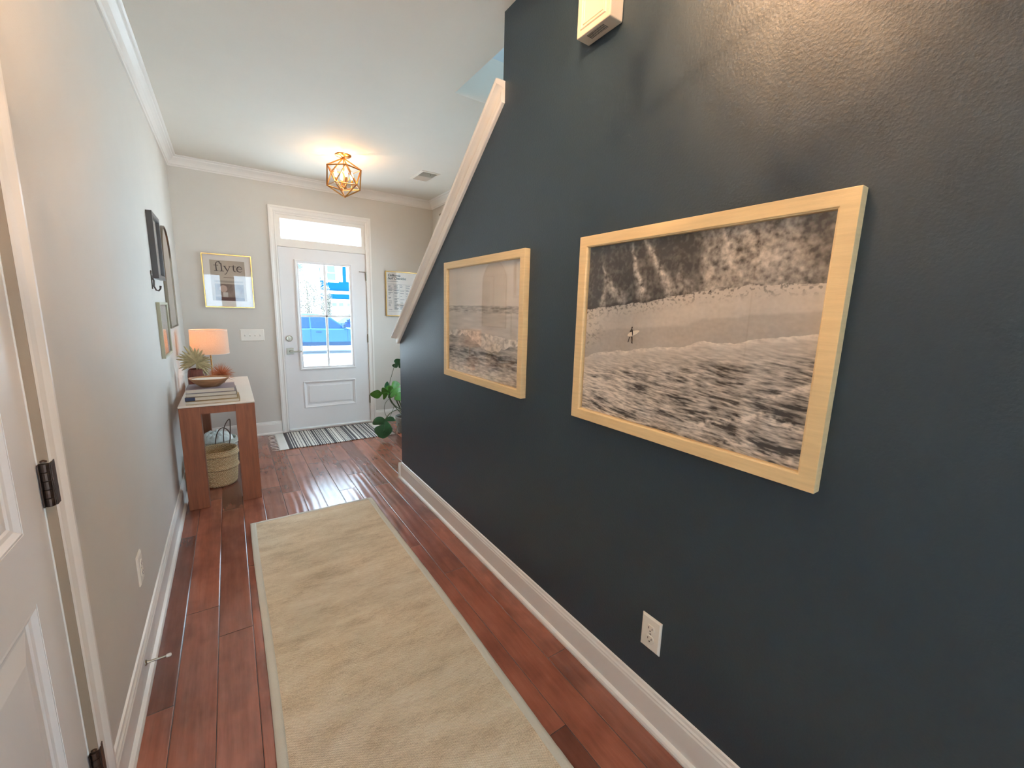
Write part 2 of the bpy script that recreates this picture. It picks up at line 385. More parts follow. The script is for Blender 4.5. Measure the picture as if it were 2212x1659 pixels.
# living room behind the camera
lr = MB(); Y0, Y1 = -10.0, -10.12
wins = [(-0.6, 0.3), (0.55, 1.5), (1.75, 2.7), (2.95, 3.7)]
xs = [-2.3]
for a, b in wins: lr.box((xs[-1], Y0, 0), (a, Y1, H)); lr.box((a, Y0, 0), (b, Y1, 0.3)); lr.box((a, Y0, 2.3), (b, Y1, H)); xs.append(b)
lr.box((xs[-1], Y0, 0), (5.6, Y1, H))
structure(lr.build('wall_near', M_wall), 'living room window wall behind the viewer', 'wall')
l2 = MB(); l2.box((5.6, -5.6, 0), (5.72, -6.7, H)); l2.box((5.6, -6.7, 0), (5.72, -9.7, 0.3)); l2.box((5.6, -6.7, 2.3), (5.72, -9.7, H)); l2.box((5.6, -9.7, 0), (5.72, -10.0, H))
l2.box((-2.3, -5.6, 0), (-2.42, -10.0, H)); l2.box((-2.3, -5.6, 0), (-0.12, -5.5, H)); l2.box((XR, -5.6, 0), (5.72, -5.5, H))
structure(l2.build('wall_living_room', M_wall), 'side walls of the living room behind the viewer', 'wall')
l3 = MB(); l3.box((-2.42, -5.6, H), (5.72, -10.12, H + 0.1)); structure(l3.build('ceiling_living_room', M_ceil), 'living room ceiling behind the viewer', 'ceiling')

BASE = [(0, 0), (0.030, 0), (0.030, 0.008), (0.026, 0.016), (0.017, 0.021), (0.0145, 0.022), (0.0145, 0.112), (0.012, 0.118), (0.012, 0.124), (0.008, 0.130), (0.006, 0.140), (0, 0.143)]
CROWN = [(0, -0.088), (0.010, -0.088), (0.013, -0.078), (0.020, -0.074), (0.026, -0.060), (0.036, -0.044), (0.050, -0.030), (0.060, -0.022), (0.062, -0.014), (0.072, -0.010), (0.080, -0.004), (0.080, 0), (0, 0)]
UP = (0, 0, 1)
def base(name, p0, p1, out, lab):
    structure(MB().sweep(BASE, p0, p1, out, UP).build(name, M_trim, bevel=0.0), lab, 'baseboard')
base('baseboard_left', (0, 0, 0), (0, -3.85, 0), (1, 0, 0), 'white baseboard along the left wall')
base('baseboard_left_near', (0, -4.84, 0), (0, -5.6, 0), (1, 0, 0), 'white baseboard nearest the viewer on the left')
base('baseboard_back_left', (0, 0, 0), (0.79, 0, 0), (0, -1, 0), 'white baseboard left of the front door')
base('baseboard_back_right', (1.845, 0, 0), (XR, 0, 0), (0, -1, 0), 'white baseboard right of the front door')
bb = MB(); bb.sweep(BASE, (W, -1.93, 0), (W, -5.6, 0), (-1, 0, 0), UP); bb.sweep(BASE, (W - 0.03, -1.93, 0), (WI, -1.93, 0), (0, 1, 0), UP)
structure(bb.build('baseboard_stair_wall', M_trim), 'white baseboard under the navy wall', 'baseboard')
cr = MB(); cr.sweep(CROWN, (0, 0, H), (0, -5.6, H), (1, 0, 0), UP); structure(cr.build('trim_1', M_trim), 'white crown moulding along the left wall', 'trim')
cr = MB(); cr.sweep(CROWN, (0, 0, H), (XR, 0, H), (0, -1, 0), UP); structure(cr.build('trim_2', M_trim), 'white crown moulding above the front door', 'trim')
cr = MB(); cr.sweep(CROWN, (XR, 0, H), (XR, -2.64, H), (-1, 0, 0), UP); structure(cr.build('trim_3', M_trim), 'white crown moulding above the right wall', 'trim')

# sloping rail cap on the knee wall
cap = MB()
sl = Vector((0, -1.46, 1.185)).normalized(); upn = Vector((0, sl.z, -sl.y)).normalized()
a0 = Vector((W, -1.915, 1.150)); L = (3.425 - 1.915) / abs(sl.y)
CAP = [(0.0, 0.000), (0.014, 0.000), (0.018, 0.003), (0.020, 0.008), (0.020, 0.036), (0.016, 0.041), (0.010, 0.043), (0.010, 0.048), (0.030, 0.052), (0.048, 0.054), (0.053, 0.060), (0.053, 0.067), (0.048, 0.072), (-0.19, 0.072), (-0.19, 0.050), (0.0, 0.050)]
cap.sweep(CAP, a0, a0 + sl * L, (-1, 0, 0), upn)
nC = len(CAP); yend = -3.440
for q in range(nC):      # plumb cut at the upper end
    p = Vector(cap.v[nC + q]); cap.v[nC + q] = tuple(p + sl * ((yend - p.y) / sl.y))
structure(cap.build('trim_4', M_trim), 'white sloping rail cap along the top of the navy knee wall', 'trim')

# stairs behind the knee wall
ss = MB(); pts = [(-2.05, 0.0)]; y, z = -2.05, 0.0
for k in range(14):
    z += 0.188; pts.append((y, z)); y -= 0.25; pts.append((y, z))
pts.append((y, 0.0))
ss.prism(pts, 'x', WI + 0.002, XR - 0.002); structure(ss.build('stairs', M_step), 'carpeted staircase hidden behind the navy knee wall', 'stairs')

# ------------------------------------------------------------------ front door, casing, transom
def casing(name, x0, x1, z1, w, y, lab, th=0.018):
    """frame around opening x0..x1, top z1 (inner edges) on the wall plane y facing -y"""
    c = MB(); pr = [(0, 0), (0, 0.010), (0.012, 0.014), (0.018, 0.010), (0.036, 0.014), (0.044, 0.020), (0.060, 0.020), (0.060, 0)]
    pr = [(u * w / 0.06, v * th / 0.02) for u, v in pr]; n = len(pr)
    path = []
    for (cx_, cz_, sx, sz) in ((x0, 0, -1, 0), (x0, z1, -1, 1), (x1, z1, 1, 1), (x1, 0, 1, 0)):
        path.append([(cx_ + sx * u, y - v, cz_ + sz * u) for u, v in pr])
    vs = [p for ring in path for p in ring]
    fs = [(i * n + k, i * n + (k + 1) % n, (i + 1) * n + (k + 1) % n, (i + 1) * n + k) for i in range(3) for k in range(n)] + [tuple(range(n)), tuple(range(3 * n, 4 * n))]
    c.add(vs, fs); return structure(c.build(name, M_trim), lab, 'trim')
casing('trim_6', 0.858, 1.780, 2.400, 0.064, 0.0, 'white moulded casing around the front door and transom')
dl0, dl1, db, dt = 0.864, 1.776, 0.030, 2.052
door = structure(empty('door_1', (1.32, 0.02, 0)), 'white front door with four pane glass and bottom panel', 'door')
lz0, lz1, lx0, lx1 = 0.745, 1.895, 1.045, 1.590      # glass daylight opening
lf = MB(); ya, yb = 0.004, 0.048
lf.box((dl0, ya, db), (lx0, yb, dt)); lf.box((lx1, ya, db), (dl1, yb, dt)); lf.box((lx0, ya, lz1), (lx1, yb, dt))
px0, px1, pz0, pz1 = 1.045, 1.602, 0.268, 0.560
lf.box((lx0, ya, db), (lx1, yb, pz0)); lf.box((lx0, ya, pz1), (lx1, yb, lz0)); lf.box((lx0, ya + 0.012, pz0), (lx1, yb, pz1)); lf.build('door_leaf', M_door, door)
def rect_ring(mb, x0, x1, z0, z1, prof, y):
    """prof (u inward, v toward the room)"""
    n = len(prof); vs = []
    for sx, sz, cx_, cz_ in ((1, 1, x0, z0), (-1, 1, x1, z0), (-1, -1, x1, z1), (1, -1, x0, z1)):
        vs += [(cx_ + sx * u, y - v, cz_ + sz * u) for u, v in prof]
    fs = [(i * n + k, i * n + (k + 1) % n, ((i + 1) % 4) * n + (k + 1) % n, ((i + 1) % 4) * n + k) for i in range(4) for k in range(n)]
    mb.add(vs, fs)
pm = MB(); rect_ring(pm, px0 - 0.012, px1 + 0.012, pz0 - 0.012, pz1 + 0.012, [(0, -0.002), (0.004, 0.008), (0.012, 0.008), (0.020, -0.002), (0.034, -0.009), (0.034, -0.014), (0, -0.014)], ya)
pm.box((px0 + 0.045, ya + 0.001, pz0 + 0.045), (px1 - 0.045, ya + 0.012, pz1 - 0.045)); pm.build('raised_panel', M_door, door, bevel=0.004)
lm = MB(); rect_ring(lm, lx0 - 0.033, lx1 + 0.033, lz0 - 0.040, lz1 + 0.036, [(0, 0), (0.003, 0.013), (0.016, 0.015), (0.024, 0.008), (0.038, 0.006), (0.038, -0.02), (0, -0.004)], ya); lm.build('glass_frame', M_door, door)
gp = MB(); gp.box((lx0 - 0.005, 0.024, lz0 - 0.005), (lx1 + 0.005, 0.028, lz1 + 0.005)); gp.build('glass_pane', M_glass, door)
mu = MB(); mx_ = 1.320; mz_ = 1.321
mu.box((mx_ - 0.0125, 0.012, lz0), (mx_ + 0.0125, 0.023, lz1)); mu.box((lx0, 0.012, mz_ - 0.012), (lx1, 0.023, mz_ + 0.012)); mu.build('glazing_bar', M_door, door, bevel=0.003)
d = MB(); d.lathe([(0.0, 0.0), (0.033, 0.0), (0.033, 0.008), (0.028, 0.013), (0.0, 0.014)], (0.919, 0, 0), 32, 'z')
d.v = [(x, ya - z, y + 1.069) for x, y, z in d.v]; db_o = d.build('deadbolt', M_nickel, door, smooth=True)
d = MB(); d.box((0.913, ya - 0.030, 1.050), (0.925, ya - 0.012, 1.092)); d.build('thumb_turn', M_nickel, db_o, bevel=0.003)
d = MB(); d.box((0.886, ya - 0.009, 0.893), (0.954, ya, 0.962)); dh = d.build('door_handle', M_nickel, door, bevel=0.002)
d = MB(); d.tube([(0.921, ya - 0.008, 0.927), (0.921, ya - 0.05, 0.927)], 0.011, 12); d.box((0.910, ya - 0.060, 0.918), (1.034, ya - 0.046, 0.933)); d.build('lever', M_nickel, dh, bevel=0.003)
for hz in (1.80, 1.06, 0.30):
    d = MB(); d.tube([(dl1 + 0.004, ya - 0.008, hz - 0.05), (dl1 + 0.004, ya - 0.008, hz + 0.05)], 0.0075, 10); d.box((dl1 - 0.006, ya - 0.001, hz - 0.05), (dl1 + 0.0035, ya + 0.002, hz + 0.05)); d.build('hinge', M_nickel, door)
d = MB(); d.tube([(dl1 + 0.002, ya - 0.012, 1.842), (dl1 - 0.03, ya - 0.035, 1.846), (dl1 - 0.085, ya - 0.03, 1.846)], 0.0045, 8); d.build('hinge_stop', M_nickel, door)
jb = MB(); jb.box((DX0, 0, 0), (0.862, 0.15, DZ1)); jb.box((1.778, 0, 0), (DX1, 0.15, DZ1)); jb.box((DX0, 0, 2.385), (DX1, 0.15, DZ1))
jb.box((0.862, 0.0, 2.056), (1.778, 0.15, 2.100)); jb.box((0.862, 0.052, 0), (0.874, 0.07, 2.056)); jb.box((1.766, 0.052, 0), (1.778, 0.07, 2.056)); jb.box((0.862, 0.052, 2.044), (1.778, 0.07, 2.056))
jb.build('door_jamb', M_trim, door)
jb = MB(); jb.box((0.862, -0.03, 0.001), (1.778, 0.15, 0.024)); jb.build('sill', M_thresh, door, bevel=0.004)
tw = structure(empty('window_1', (1.32, 0.04, 2.1)), 'blown out transom window above the front door', 'window')
t = MB(); rect_ring(t, 0.862, 1.778, 2.100, 2.385, [(0, 0), (0.038, 0), (0.044, -0.012), (0.044, -0.05), (0, -0.05)], 0.012); t.build('window_frame', M_trim, tw, bevel=0.002)
t = MB(); t.box((0.900, 0.050, 2.138), (1.740, 0.054, 2.347)); t.build('glass_pane', M_glass, tw)

def plain_window(n, x0, x1, z0, z1, const, axis, lab, cols=1):
    e = structure(empty('window_%d' % n, ((x0 + x1) / 2, const, z0) if axis == 'y' else (const, (x0 + x1) / 2, z0)), lab, 'window')
    fr = MB(); T = 0.05
    def bx(a0, a1, c0, c1, t0, t1, mb):
        if axis == 'y': mb.box((a0, const + t0, c0), (a1, const + t1, c1))
        else: mb.box((const + t0, a0, c0), (const + t1, a1, c1))
    bx(x0, x0 + T, z0, z1, -.03, .03, fr); bx(x1 - T, x1, z0, z1, -.03, .03, fr); bx(x0, x1, z0, z0 + T, -.03, .03, fr); bx(x0, x1, z1 - T, z1, -.03, .03, fr)
    zm = (z0 + z1) / 2; bx(x0, x1, zm - .02, zm + .02, -.02, .02, fr)
    for k in range(1, cols): xm = x0 + (x1 - x0) * k / cols; bx(xm - .02, xm + .02, z0, z1, -.02, .02, fr)
    fr.build('window_frame', M_trim, e)
    g = MB(); bx(x0 + T, x1 - T, z0 + T, z1 - T, -.002, .002, g); g.build('glass_pane', M_glass, e)
plain_window(2, FW[0], FW[1], FW[2], FW[3], XR + 0.06, 'x', 'foyer window on the right wall behind the stair wall')
plain_window(3, SW[0], SW[1], SW[2], SW[3], XR + 0.06, 'x', 'upper stairwell window')
for i, (a, b) in enumerate(wins): plain_window(4 + i, a, b, 0.3, 2.3, -10.06, 'y', ['first', 'second', 'third', 'fourth'][i] + ' living room window behind the viewer')
plain_window(8, -9.7, -6.7, 0.3, 2.3, 5.66, 'x', 'wide living room side window behind the viewer', 3)

# ------------------------------------------------------------------ left closet door
ld = structure(empty('door_2', (0, -4.34, 0)), 'white panelled closet door at the left edge with bronze hinges', 'door')
ly0, ly1 = LY0 - 0.005, LY1 + 0.005
def ldoor_box(mb, y0, y1, z0, z1, x0, x1): mb.box((x0, y0, z0), (x1, y1, z1))
XD = -0.002
dd = MB(); py0, py1 = ly0 - 0.115, ly1 + 0.115
dd.box((XD - 0.035, ly0, 0.008), (XD, py0, 2.040)); dd.box((XD - 0.035, py1, 0.008), (XD, ly1, 2.040))
zb = [0.008, 0.20, 0.81, 0.965, 1.90, 2.040]
for k in (0, 2, 4): dd.box((XD - 0.035, py0, zb[k]), (XD, py1, zb[k + 1]))
dd.box((XD - 0.035, py0, 0.2), (XD - 0.012, py1, 0.81)); dd.box((XD - 0.035, py0, 0.965), (XD - 0.012, py1, 1.90))
dd.build('door_leaf', M_door, ld)
for z0, z1 in ((0.20, 0.81), (0.965, 1.90)):
    pm = MB(); prof = [(0, -0.001), (0.006, 0.000), (0.016, -0.007), (0.024, -0.009), (0.030, -0.013), (0.0, -0.013)]
    tmp = MB(); rect_ring(tmp, 0, abs(py1 - py0), z0, z1, prof, 0)
    pm.v = [(XD - y_, py1 + x_, z_) for x_, y_, z_ in tmp.v]; pm.f = tmp.f
    # raised field with sloping edge
    a, b = py1 + 0.034, py0 - 0.034; c, e_ = z0 + 0.034, z1 - 0.034; s_ = 0.045
    pm.add([(XD - 0.012, a, c), (XD - 0.012, b, c), (XD - 0.012, b, e_), (XD - 0.012, a, e_), (XD - 0.003, a + s_, c + s_), (XD - 0.003, b - s_, c + s_), (XD - 0.003, b - s_, e_ - s_), (XD - 0.003, a + s_, e_ - s_)],
           [(0, 1, 5, 4), (1, 2, 6, 5), (2, 3, 7, 6), (3, 0, 4, 7), (4, 5, 6, 7)])
    pm.build('raised_panel', M_door, ld)
for zc in (1.025, 0.258, 1.83):
    hg = MB(); yk = ly0 + 0.003
    for k in range(5): hg.tube([(0.009, yk, zc - 0.05 + k * 0.0202), (0.009, yk, zc - 0.05 + k * 0.0202 + 0.0186)], 0.0078, 14)
    hg.lathe([(0.0, 0.052), (0.006, 0.053), (0.006, 0.056), (0, 0.059)], (0.009, yk, zc), 12)
    hg.box((-0.02, yk + 0.001, zc - 0.05), (0.018, yk + 0.003, zc + 0.05)); hg.box((0.0, yk - 0.010, zc - 0.05), (0.0025, yk, zc + 0.05))
    hg.box((0.0175, yk + 0.004, zc - 0.051), (0.0195, yk + 0.026, zc + 0.051)) ; hg.build('hinge', M_bronze, ld, bevel=0.0006)
jm = MB(); jm.box((-0.12, LY0 - 0.003, 0), (-0.0, LY0, 2.045)); jm.box((-0.12, LY1, 0), (0, LY1 + 0.003, 2.045)); jm.box((-0.12, LY0, 2.042), (0, LY1, 2.045)); jm.build('door_jamb', M_trim, ld)
c = MB(); pr = [(0, 0), (0, 0.016), (0.008, 0.019), (0.016, 0.015), (0.040, 0.019), (0.052, 0.024), (0.058, 0.020), (0.068, 0.024), (0.078, 0.024), (0.080, 0.020), (0.080, 0)]
n = len(pr); vs = []
for cy_, cz_, sy, sz in ((LY0 + 0.002, 0, 1, 0), (LY0 + 0.002, 2.05, 1, 1), (LY1 - 0.002, 2.05, -1, 1), (LY1 - 0.002, 0, -1, 0)):
    vs += [(v, cy_ + sy * u, cz_ + sz * u) for u, v in pr]
c.add(vs, [(i * n + k, i * n + (k + 1) % n, (i + 1) * n + (k + 1) % n, (i + 1) * n + k) for i in range(3) for k in range(n)] + [tuple(range(n)), tuple(range(3 * n, 4 * n))])
structure(c.build('trim_7', M_trim), 'white moulded casing of the closet door on the left', 'trim')

cl = MB(); cl.box((-0.95, LY0 + 0.12, 0), (-0.85, LY1 - 0.12, H)); cl.box((-0.95, LY0 + 0.12, 0), (-0.12, LY0 + 0.2, H)); cl.box((-0.95, LY1 - 0.2, 0), (-0.12, LY1 - 0.12, H)); cl.box((-0.95, LY0 + 0.2, H), (-0.12, LY1 - 0.2, H + 0.05))
structure(cl.build('wall_closet_sunblock', M_wall), 'unseen closet walls added behind the left door to block sun', 'wall')  # unseen box added to stop sunlight leaking through the door gaps
ws_ = MB(); ws_.box((-0.001, LY0 - 0.0005, 0.002), (0.0165, LY0 + 0.0019, 2.045)); ws_.build('jamb_shade_strip', simple('jamb_shade_taupe', '93826f', 0.6), ld)['label'] = 'taupe strip painted as shade along the hinge side'  # taupe stands in for shade on the white inner edge of the casing
# ------------------------------------------------------------------ rug runner
def fold(x, y):
    h = 0.0022 * noise.noise(Vector((x * 3, y * 9, 0))) + 0.0012 * noise.noise(Vector((x * 8, y * 26, 3)))
    def ridge(x0, y0, x1, y1, w, amp):
        d = Vector((x1 - x0, y1 - y0)); L_ = d.length; d /= L_; q = Vector((x - x0, y - y0)); t_ = q.dot(d); n_ = abs(q.x * d.y - q.y * d.x)
        e = 1.0
        if t_ < 0: e = math.exp(-(t_ / 0.05) ** 2)
        if t_ > L_: e = math.exp(-((t_ - L_) / 0.05) ** 2)
        return amp * math.exp(-(n_ / w) ** 2) * e
    h += ridge(0.60, -3.74, 0.70, -3.56, 0.035, 0.009) + ridge(0.56, -3.96, 0.63, -3.92, 0.025, 0.006)
    h += ridge(0.68, -3.25, 0.92, -3.16, 0.03, 0.003)  + ridge(0.42, -2.78, 0.75, -2.72, 0.016, 0.003) + ridge(0.6, -2.95, 0.85, -2.82, 0.016, 0.003)
    return h
RX0, RX1, RY1, RY0 = 0.397, 1.177, -2.197, -5.6
def rug_y(x, y):
    return y
def rug_strip(x0, x1, y0, y1, nx, ny, top):
    mb = MB()
    for j in range(ny + 1):
        for i in range(nx + 1):
            x = x0 + (x1 - x0) * i / nx; y = y0 + (y1 - y0) * j / ny
            mb.v.append((x + 0.004 * math.sin(y * 3.1), y, top + max(0, fold(x, y) + 0.001)))
    mb.f = [(j * (nx + 1) + i, j * (nx + 1) + i + 1, (j + 1) * (nx + 1) + i + 1, (j + 1) * (nx + 1) + i) for j in range(ny) for i in range(nx)]
    return mb
rug = thing('runner_rug', 'long tan jute runner rug with pale bound edges on the wood floor', 'rug', (0.787, -3.9, 0))
r1 = rug_strip(RX0, RX1, RY1, RY0, 60, 300, 0.0065).build('woven_field', M_jute, rug, smooth=True)
so = r1.modifiers.new('solid', 'SOLIDIFY'); so.thickness = 0.006; so.offset = -1
for nm, (x0, x1, y0, y1, nx, ny) in {'a': (RX0 - 0.004, RX0 + 0.028, RY1, RY0, 3, 300), 'b': (RX1 - 0.028, RX1 + 0.004, RY1, RY0, 3, 300), 'c': (RX0 - 0.004, RX1 + 0.004, RY1 + 0.006, RY1 - 0.014, 50, 2)}.items():
    b_ = rug_strip(x0, x1, y0, y1, nx, ny, 0.0085).build('bound_edge', M_juteb, rug, smooth=True); b_['label'] = 'pale fabric binding'
    so = b_.modifiers.new('solid', 'SOLIDIFY'); so.thickness = 0.0075; so.offset = -1

# ------------------------------------------------------------------ doormat
mt = thing('doormat', 'black and white striped woven doormat with fringe before the front door', 'mat', (1.24, -0.37, 0))
def wavy(x0, x1, y0, y1, nx, ny, z):
    mb = MB()
    for j in range(ny + 1):
        for i in range(nx + 1):
            x = x0 + (x1 - x0) * i / nx; y = y0 + (y1 - y0) * j / ny
            mb.v.append((x, y + 0.004 * math.sin(x * 9), z + 0.002 * noise.noise(Vector((x * 6, y * 6, 1)))))
    mb.f = [(j * (nx + 1) + i, j * (nx + 1) + i + 1, (j + 1) * (nx + 1) + i + 1, (j + 1) * (nx + 1) + i) for j in range(ny) for i in range(nx)]
    return mb
for nm, mat_, x0, x1 in (('striped_field', M_stripe, 0.785, 1.73), ('plain_band', M_matwhite, 0.70, 0.785), ('plain_band', M_matwhite, 1.73, 1.815)):
    o = wavy(x0, x1, -0.675, -0.065, 60 if x1 - x0 > 0.5 else 6, 30, 0.008).build(nm, mat_, mt, smooth=True)
    so = o.modifiers.new('solid', 'SOLIDIFY'); so.thickness = 0.006; so.offset = -1
fr = MB(); fr2 = MB()
for k in range(12):
    y = -0.66 + k * 0.053
    for q in range(3):
        yy = y + q * 0.006; fr.tube([(0.703, yy, 0.0045), (0.675, yy + rnd.uniform(-.01, .01), 0.004), (0.640 + rnd.uniform(-.008, .01), yy + rnd.uniform(-.018, .018), 0.0035)], [0.0035, 0.003, 0.0015], 6)
        fr2.tube([(1.812, yy, 0.0045), (1.845, yy + rnd.uniform(-.01, .01), 0.004), (1.872, yy + rnd.uniform(-.018, .018), 0.0035)], [0.0035, 0.003, 0.0015], 6)
fr.build('fringe', M_matwhite, mt); fr2.build('fringe', M_matwhite, mt)

# ------------------------------------------------------------------ framed pictures
def art_mesh(parent, name, x0, x1, z0, z1, y, nx, ny, fn, mat):
    me = bpy.data.meshes.new(name); vs = []; cols = []
    for j in range(ny + 1):
        for i in range(nx + 1):
            u = i / nx; v = j / ny
            vs.append((x0 + (x1 - x0) * u, y, z0 + (z1 - z0) * v)); g = fn(u, v)
            if not isinstance(g, tuple): g = (g, g, g)
            cols += [max(0, c_) for c_ in g] + [1.0]
    fs = [(j * (nx + 1) + i, j * (nx + 1) + i + 1, (j + 1) * (nx + 1) + i + 1, (j + 1) * (nx + 1) + i) for j in range(ny) for i in range(nx)]
    me.from_pydata(vs, [], fs); ca = me.color_attributes.new('Col', 'FLOAT_COLOR', 'POINT'); ca.data.foreach_set('color', cols)
    me.materials.append(mat); o = bpy.data.objects.new(name, me); COL.objects.link(o); o.parent = parent; return o
def NZ(x, y, s=0.0): return noise.noise(Vector((x, y, s)))
def FB(x, y, s=0.0, o=4): return noise.fractal(Vector((x, y, s)), 0.9, 2.1, o)
def ss_(a, b, x):
    t_ = min(1, max(0, (x - a) / (b - a))); return t_ * t_ * (3 - 2 * t_)
def frame_ring(w, h, fw, depth, name, mat, parent, zoff=0.0, lip=0.004, bevel=0.0015):
    """local frame: x right, y into the wall, z up, centred, back at y=0"""
    mb = MB(); rect_ring(mb, -w / 2, w / 2, -h / 2, h / 2, [(0, 0), (0, depth), (fw - lip, depth), (fw - lip + 0.0015, depth - 0.003), (fw, depth - 0.003), (fw, 0)], 0.0)
    return mb.build(name, mat, parent, local=True, bevel=bevel)
ROT = {'back': 0.0, 'right': -PI / 2, 'left': PI / 2}

def lerp3(a, b, t_): return tuple(a[i] + (b[i] - a[i]) * t_ for i in range(3))
INK0, INK1 = (0.055, 0.052, 0.050), (0.97, 0.90, 0.82)
def tone(g): return lerp3(INK0, INK1, min(1, max(0, g)))
def pw(pts, u):
    for (a, b), (c, d) in zip(pts, pts[1:]):
        if u <= c: t_ = (u - a) / (c - a); t_ = t_ * t_ * (3 - 2 * t_) * 0.5 + t_ * 0.5; return b + (d - b) * t_
    return pts[-1][1]
FOOT = [(0, 0.629), (0.297, 0.665), (0.593, 0.722), (0.793, 0.742), (1.0, 0.744)]
SHORE = [(0, 0.326), (0.10, 0.375), (0.24, 0.397), (0.37, 0.431), (0.55, 0.455), (0.63, 0.490), (0.74, 0.486), (0.82, 0.517), (1.0, 0.548)]
def ridged(x, y, s_, o=4):
    t_ = 0; a_r = 1.0; f_ = 1.0
    for k in range(o):
        t_ += a_r * (1 - abs(NZ(x * f_, y * f_, s_ + k)) * 2); a_r *= 0.55; f_ *= 2.05
    return t_ / 2.05
def surf_art(u, v):
    foot = pw(FOOT, u) + 0.010 * NZ(u * 16, 2.2) + 0.004 * NZ(u * 60, 5)
    water = pw(SHORE, u) + 0.008 * NZ(u * 20, 7.7) + 0.004 * NZ(u * 60, 1)
    if v > foot:
        q = v - foot
        wx, wy = u + 0.04 * NZ(u * 5, v * 5, 3), v + 0.04 * NZ(u * 5, v * 5, 8)
        rd = ridged(wx * 8 + wy * 3, wy * 5.0, 2.0)          # pale ribs running down the slope
        fine = FB(u * 55, v * 42, 4.0, 4); med = FB(wx * 16, wy * 13, 6.0, 4)
        rightm = ss_(0.55, 0.68, u + 0.10 * (v - 0.8)) * (1 - 0.65 * ss_(0.88, 1.0, u + 0.3 * (v - 0.85)))
        g = 0.10 + 0.10 * fine + 0.06 * med
        g += rightm * (0.16 + 0.30 * max(0, rd - 0.35) + 0.16 * fine)
        g += (1 - rightm) * 0.16 * max(0, rd - 0.55)
        for (u0, v0, u1, v1, wd, am) in ((0.262, 0.93, 0.315, 0.76, 0.016, 0.42), (0.325, 0.99, 0.452, 0.75, 0.020, 0.42), (0.100, 0.84, 0.150, 0.75, 0.018, 0.30), (0.15, 0.75, 0.215, 0.69, 0.020, 0.26), (0.11, 0.73, 0.098, 0.65, 0.022, 0.30), (0.50, 0.80, 0.54, 0.72, 0.04, 0.20), (0.60, 0.88, 0.63, 0.74, 0.03, 0.28), (0.32, 0.75, 0.35, 0.68, 0.03, 0.20), (0.66, 0.99, 0.69, 0.88, 0.02, 0.30), (0.74, 0.97, 0.80, 0.86, 0.025, 0.25)):
            dx, dy = u1 - u0, v1 - v0; t_ = max(-0.1, min(1.1, ((u - u0) * dx + (v - v0) * dy) / (dx * dx + dy * dy)))
            px_, py_ = u0 + dx * t_ + 0.012 * NZ(v * 22, u0 * 9), v0 + dy * t_
            e_ = math.exp(-((u - px_) / (wd * (0.35 + 0.9 * max(0, t_)))) ** 2 - ((v - py_) / 0.05) ** 2)
            g += am * e_ * (0.55 + 1.1 * (FB(u * 48, v * 36, 2, 4) + 0.25))
        g = 0.30 + (g - 0.34) * 1.2 - 0.10 * ss_(0.03, 0.0, q) * ss_(0.9, 0.2, u)
        return tone(g)
    if v > water:
        q = (v - water) / max(1e-3, foot - water)
        g = 0.66 + 0.05 * FB(u * 6, v * 14, 5.0, 4) + 0.05 * FB(u * 60, v * 60, 2, 3)
        wet = ss_(0.50 + 0.08 * NZ(u * 3, 0), 0.42 + 0.08 * NZ(u * 3, 0), q); g -= 0.13 * wet
        peb = ss_(0.70, 1.0, q); g -= 0.45 * peb * ss_(0.12, 0.4, FB(u * 75, v * 65, 6, 3))
        lf_ = ss_(0.16, 0.02, u) * ss_(0.1, 0.35, q); g += 0.08 * lf_; g -= 0.30 * lf_ * ss_(0.08, 0.35, FB(u * 45, v * 60, 8, 3))
        if abs(v - foot) < 0.008: g -= 0.25 * ss_(-0.1, 0.3, NZ(u * 40, 4))
        return tone(g)
    q = water - v
    foam = ss_(0.035, 0.0, q)
    a_x = u * 0.995 - v * 0.09; a_y = v * 0.995 + u * 0.09   # swell lines dip to the right
    wrp = 0.9 * NZ(a_x * 5, a_y * 7, 2)
    fade = ss_(0.02, 0.16, q)
    st1 = ridged(a_x * 5 + wrp * 0.3, a_y * 34 + wrp, 11, 4); st2 = FB(a_x * 26, a_y * 120, 13, 4)
    g = 0.66 - 0.34 * fade * (0.55 + 0.45 * ss_(0.1, 0.8, u)) + fade * (1.05 * (st1 - 0.52)) + (0.14 + 0.30 * fade) * st2
    g += 0.28 * foam * (0.6 + FB(u * 40, v * 40, 1, 3))
    # pale broken foam at lower left, two breaking crests at right
    g += 0.20 * math.exp(-((u - 0.10) / 0.22) ** 2 - ((v - 0.20) / 0.10) ** 2)
    for (pts_, wd, am) in (([(0.60, 0.06), (0.70, 0.12), (0.781, 0.154), (0.875, 0.205), (1.0, 0.17)], 0.030, 0.55), ([(0.82, 0.24), (0.888, 0.285), (0.976, 0.34), (1.0, 0.35)], 0.022, 0.42), ([(0.70, 0.02), (0.85, 0.06), (1.0, 0.03)], 0.02, 0.35)):
        if u > pts_[0][0]:
            dv_ = v - (pw(pts_, u) + 0.012 * NZ(u * 26, wd * 99)); g += am * (math.exp(-(dv_ / wd) ** 2) if dv_ < 0 else math.exp(-(dv_ / (wd * 0.35)) ** 2)) * (0.4 + 1.3 * (FB(u * 45, v * 55, 3, 4) + 0.2)) * ss_(0, 0.06, u - pts_[0][0])
    return tone(g)
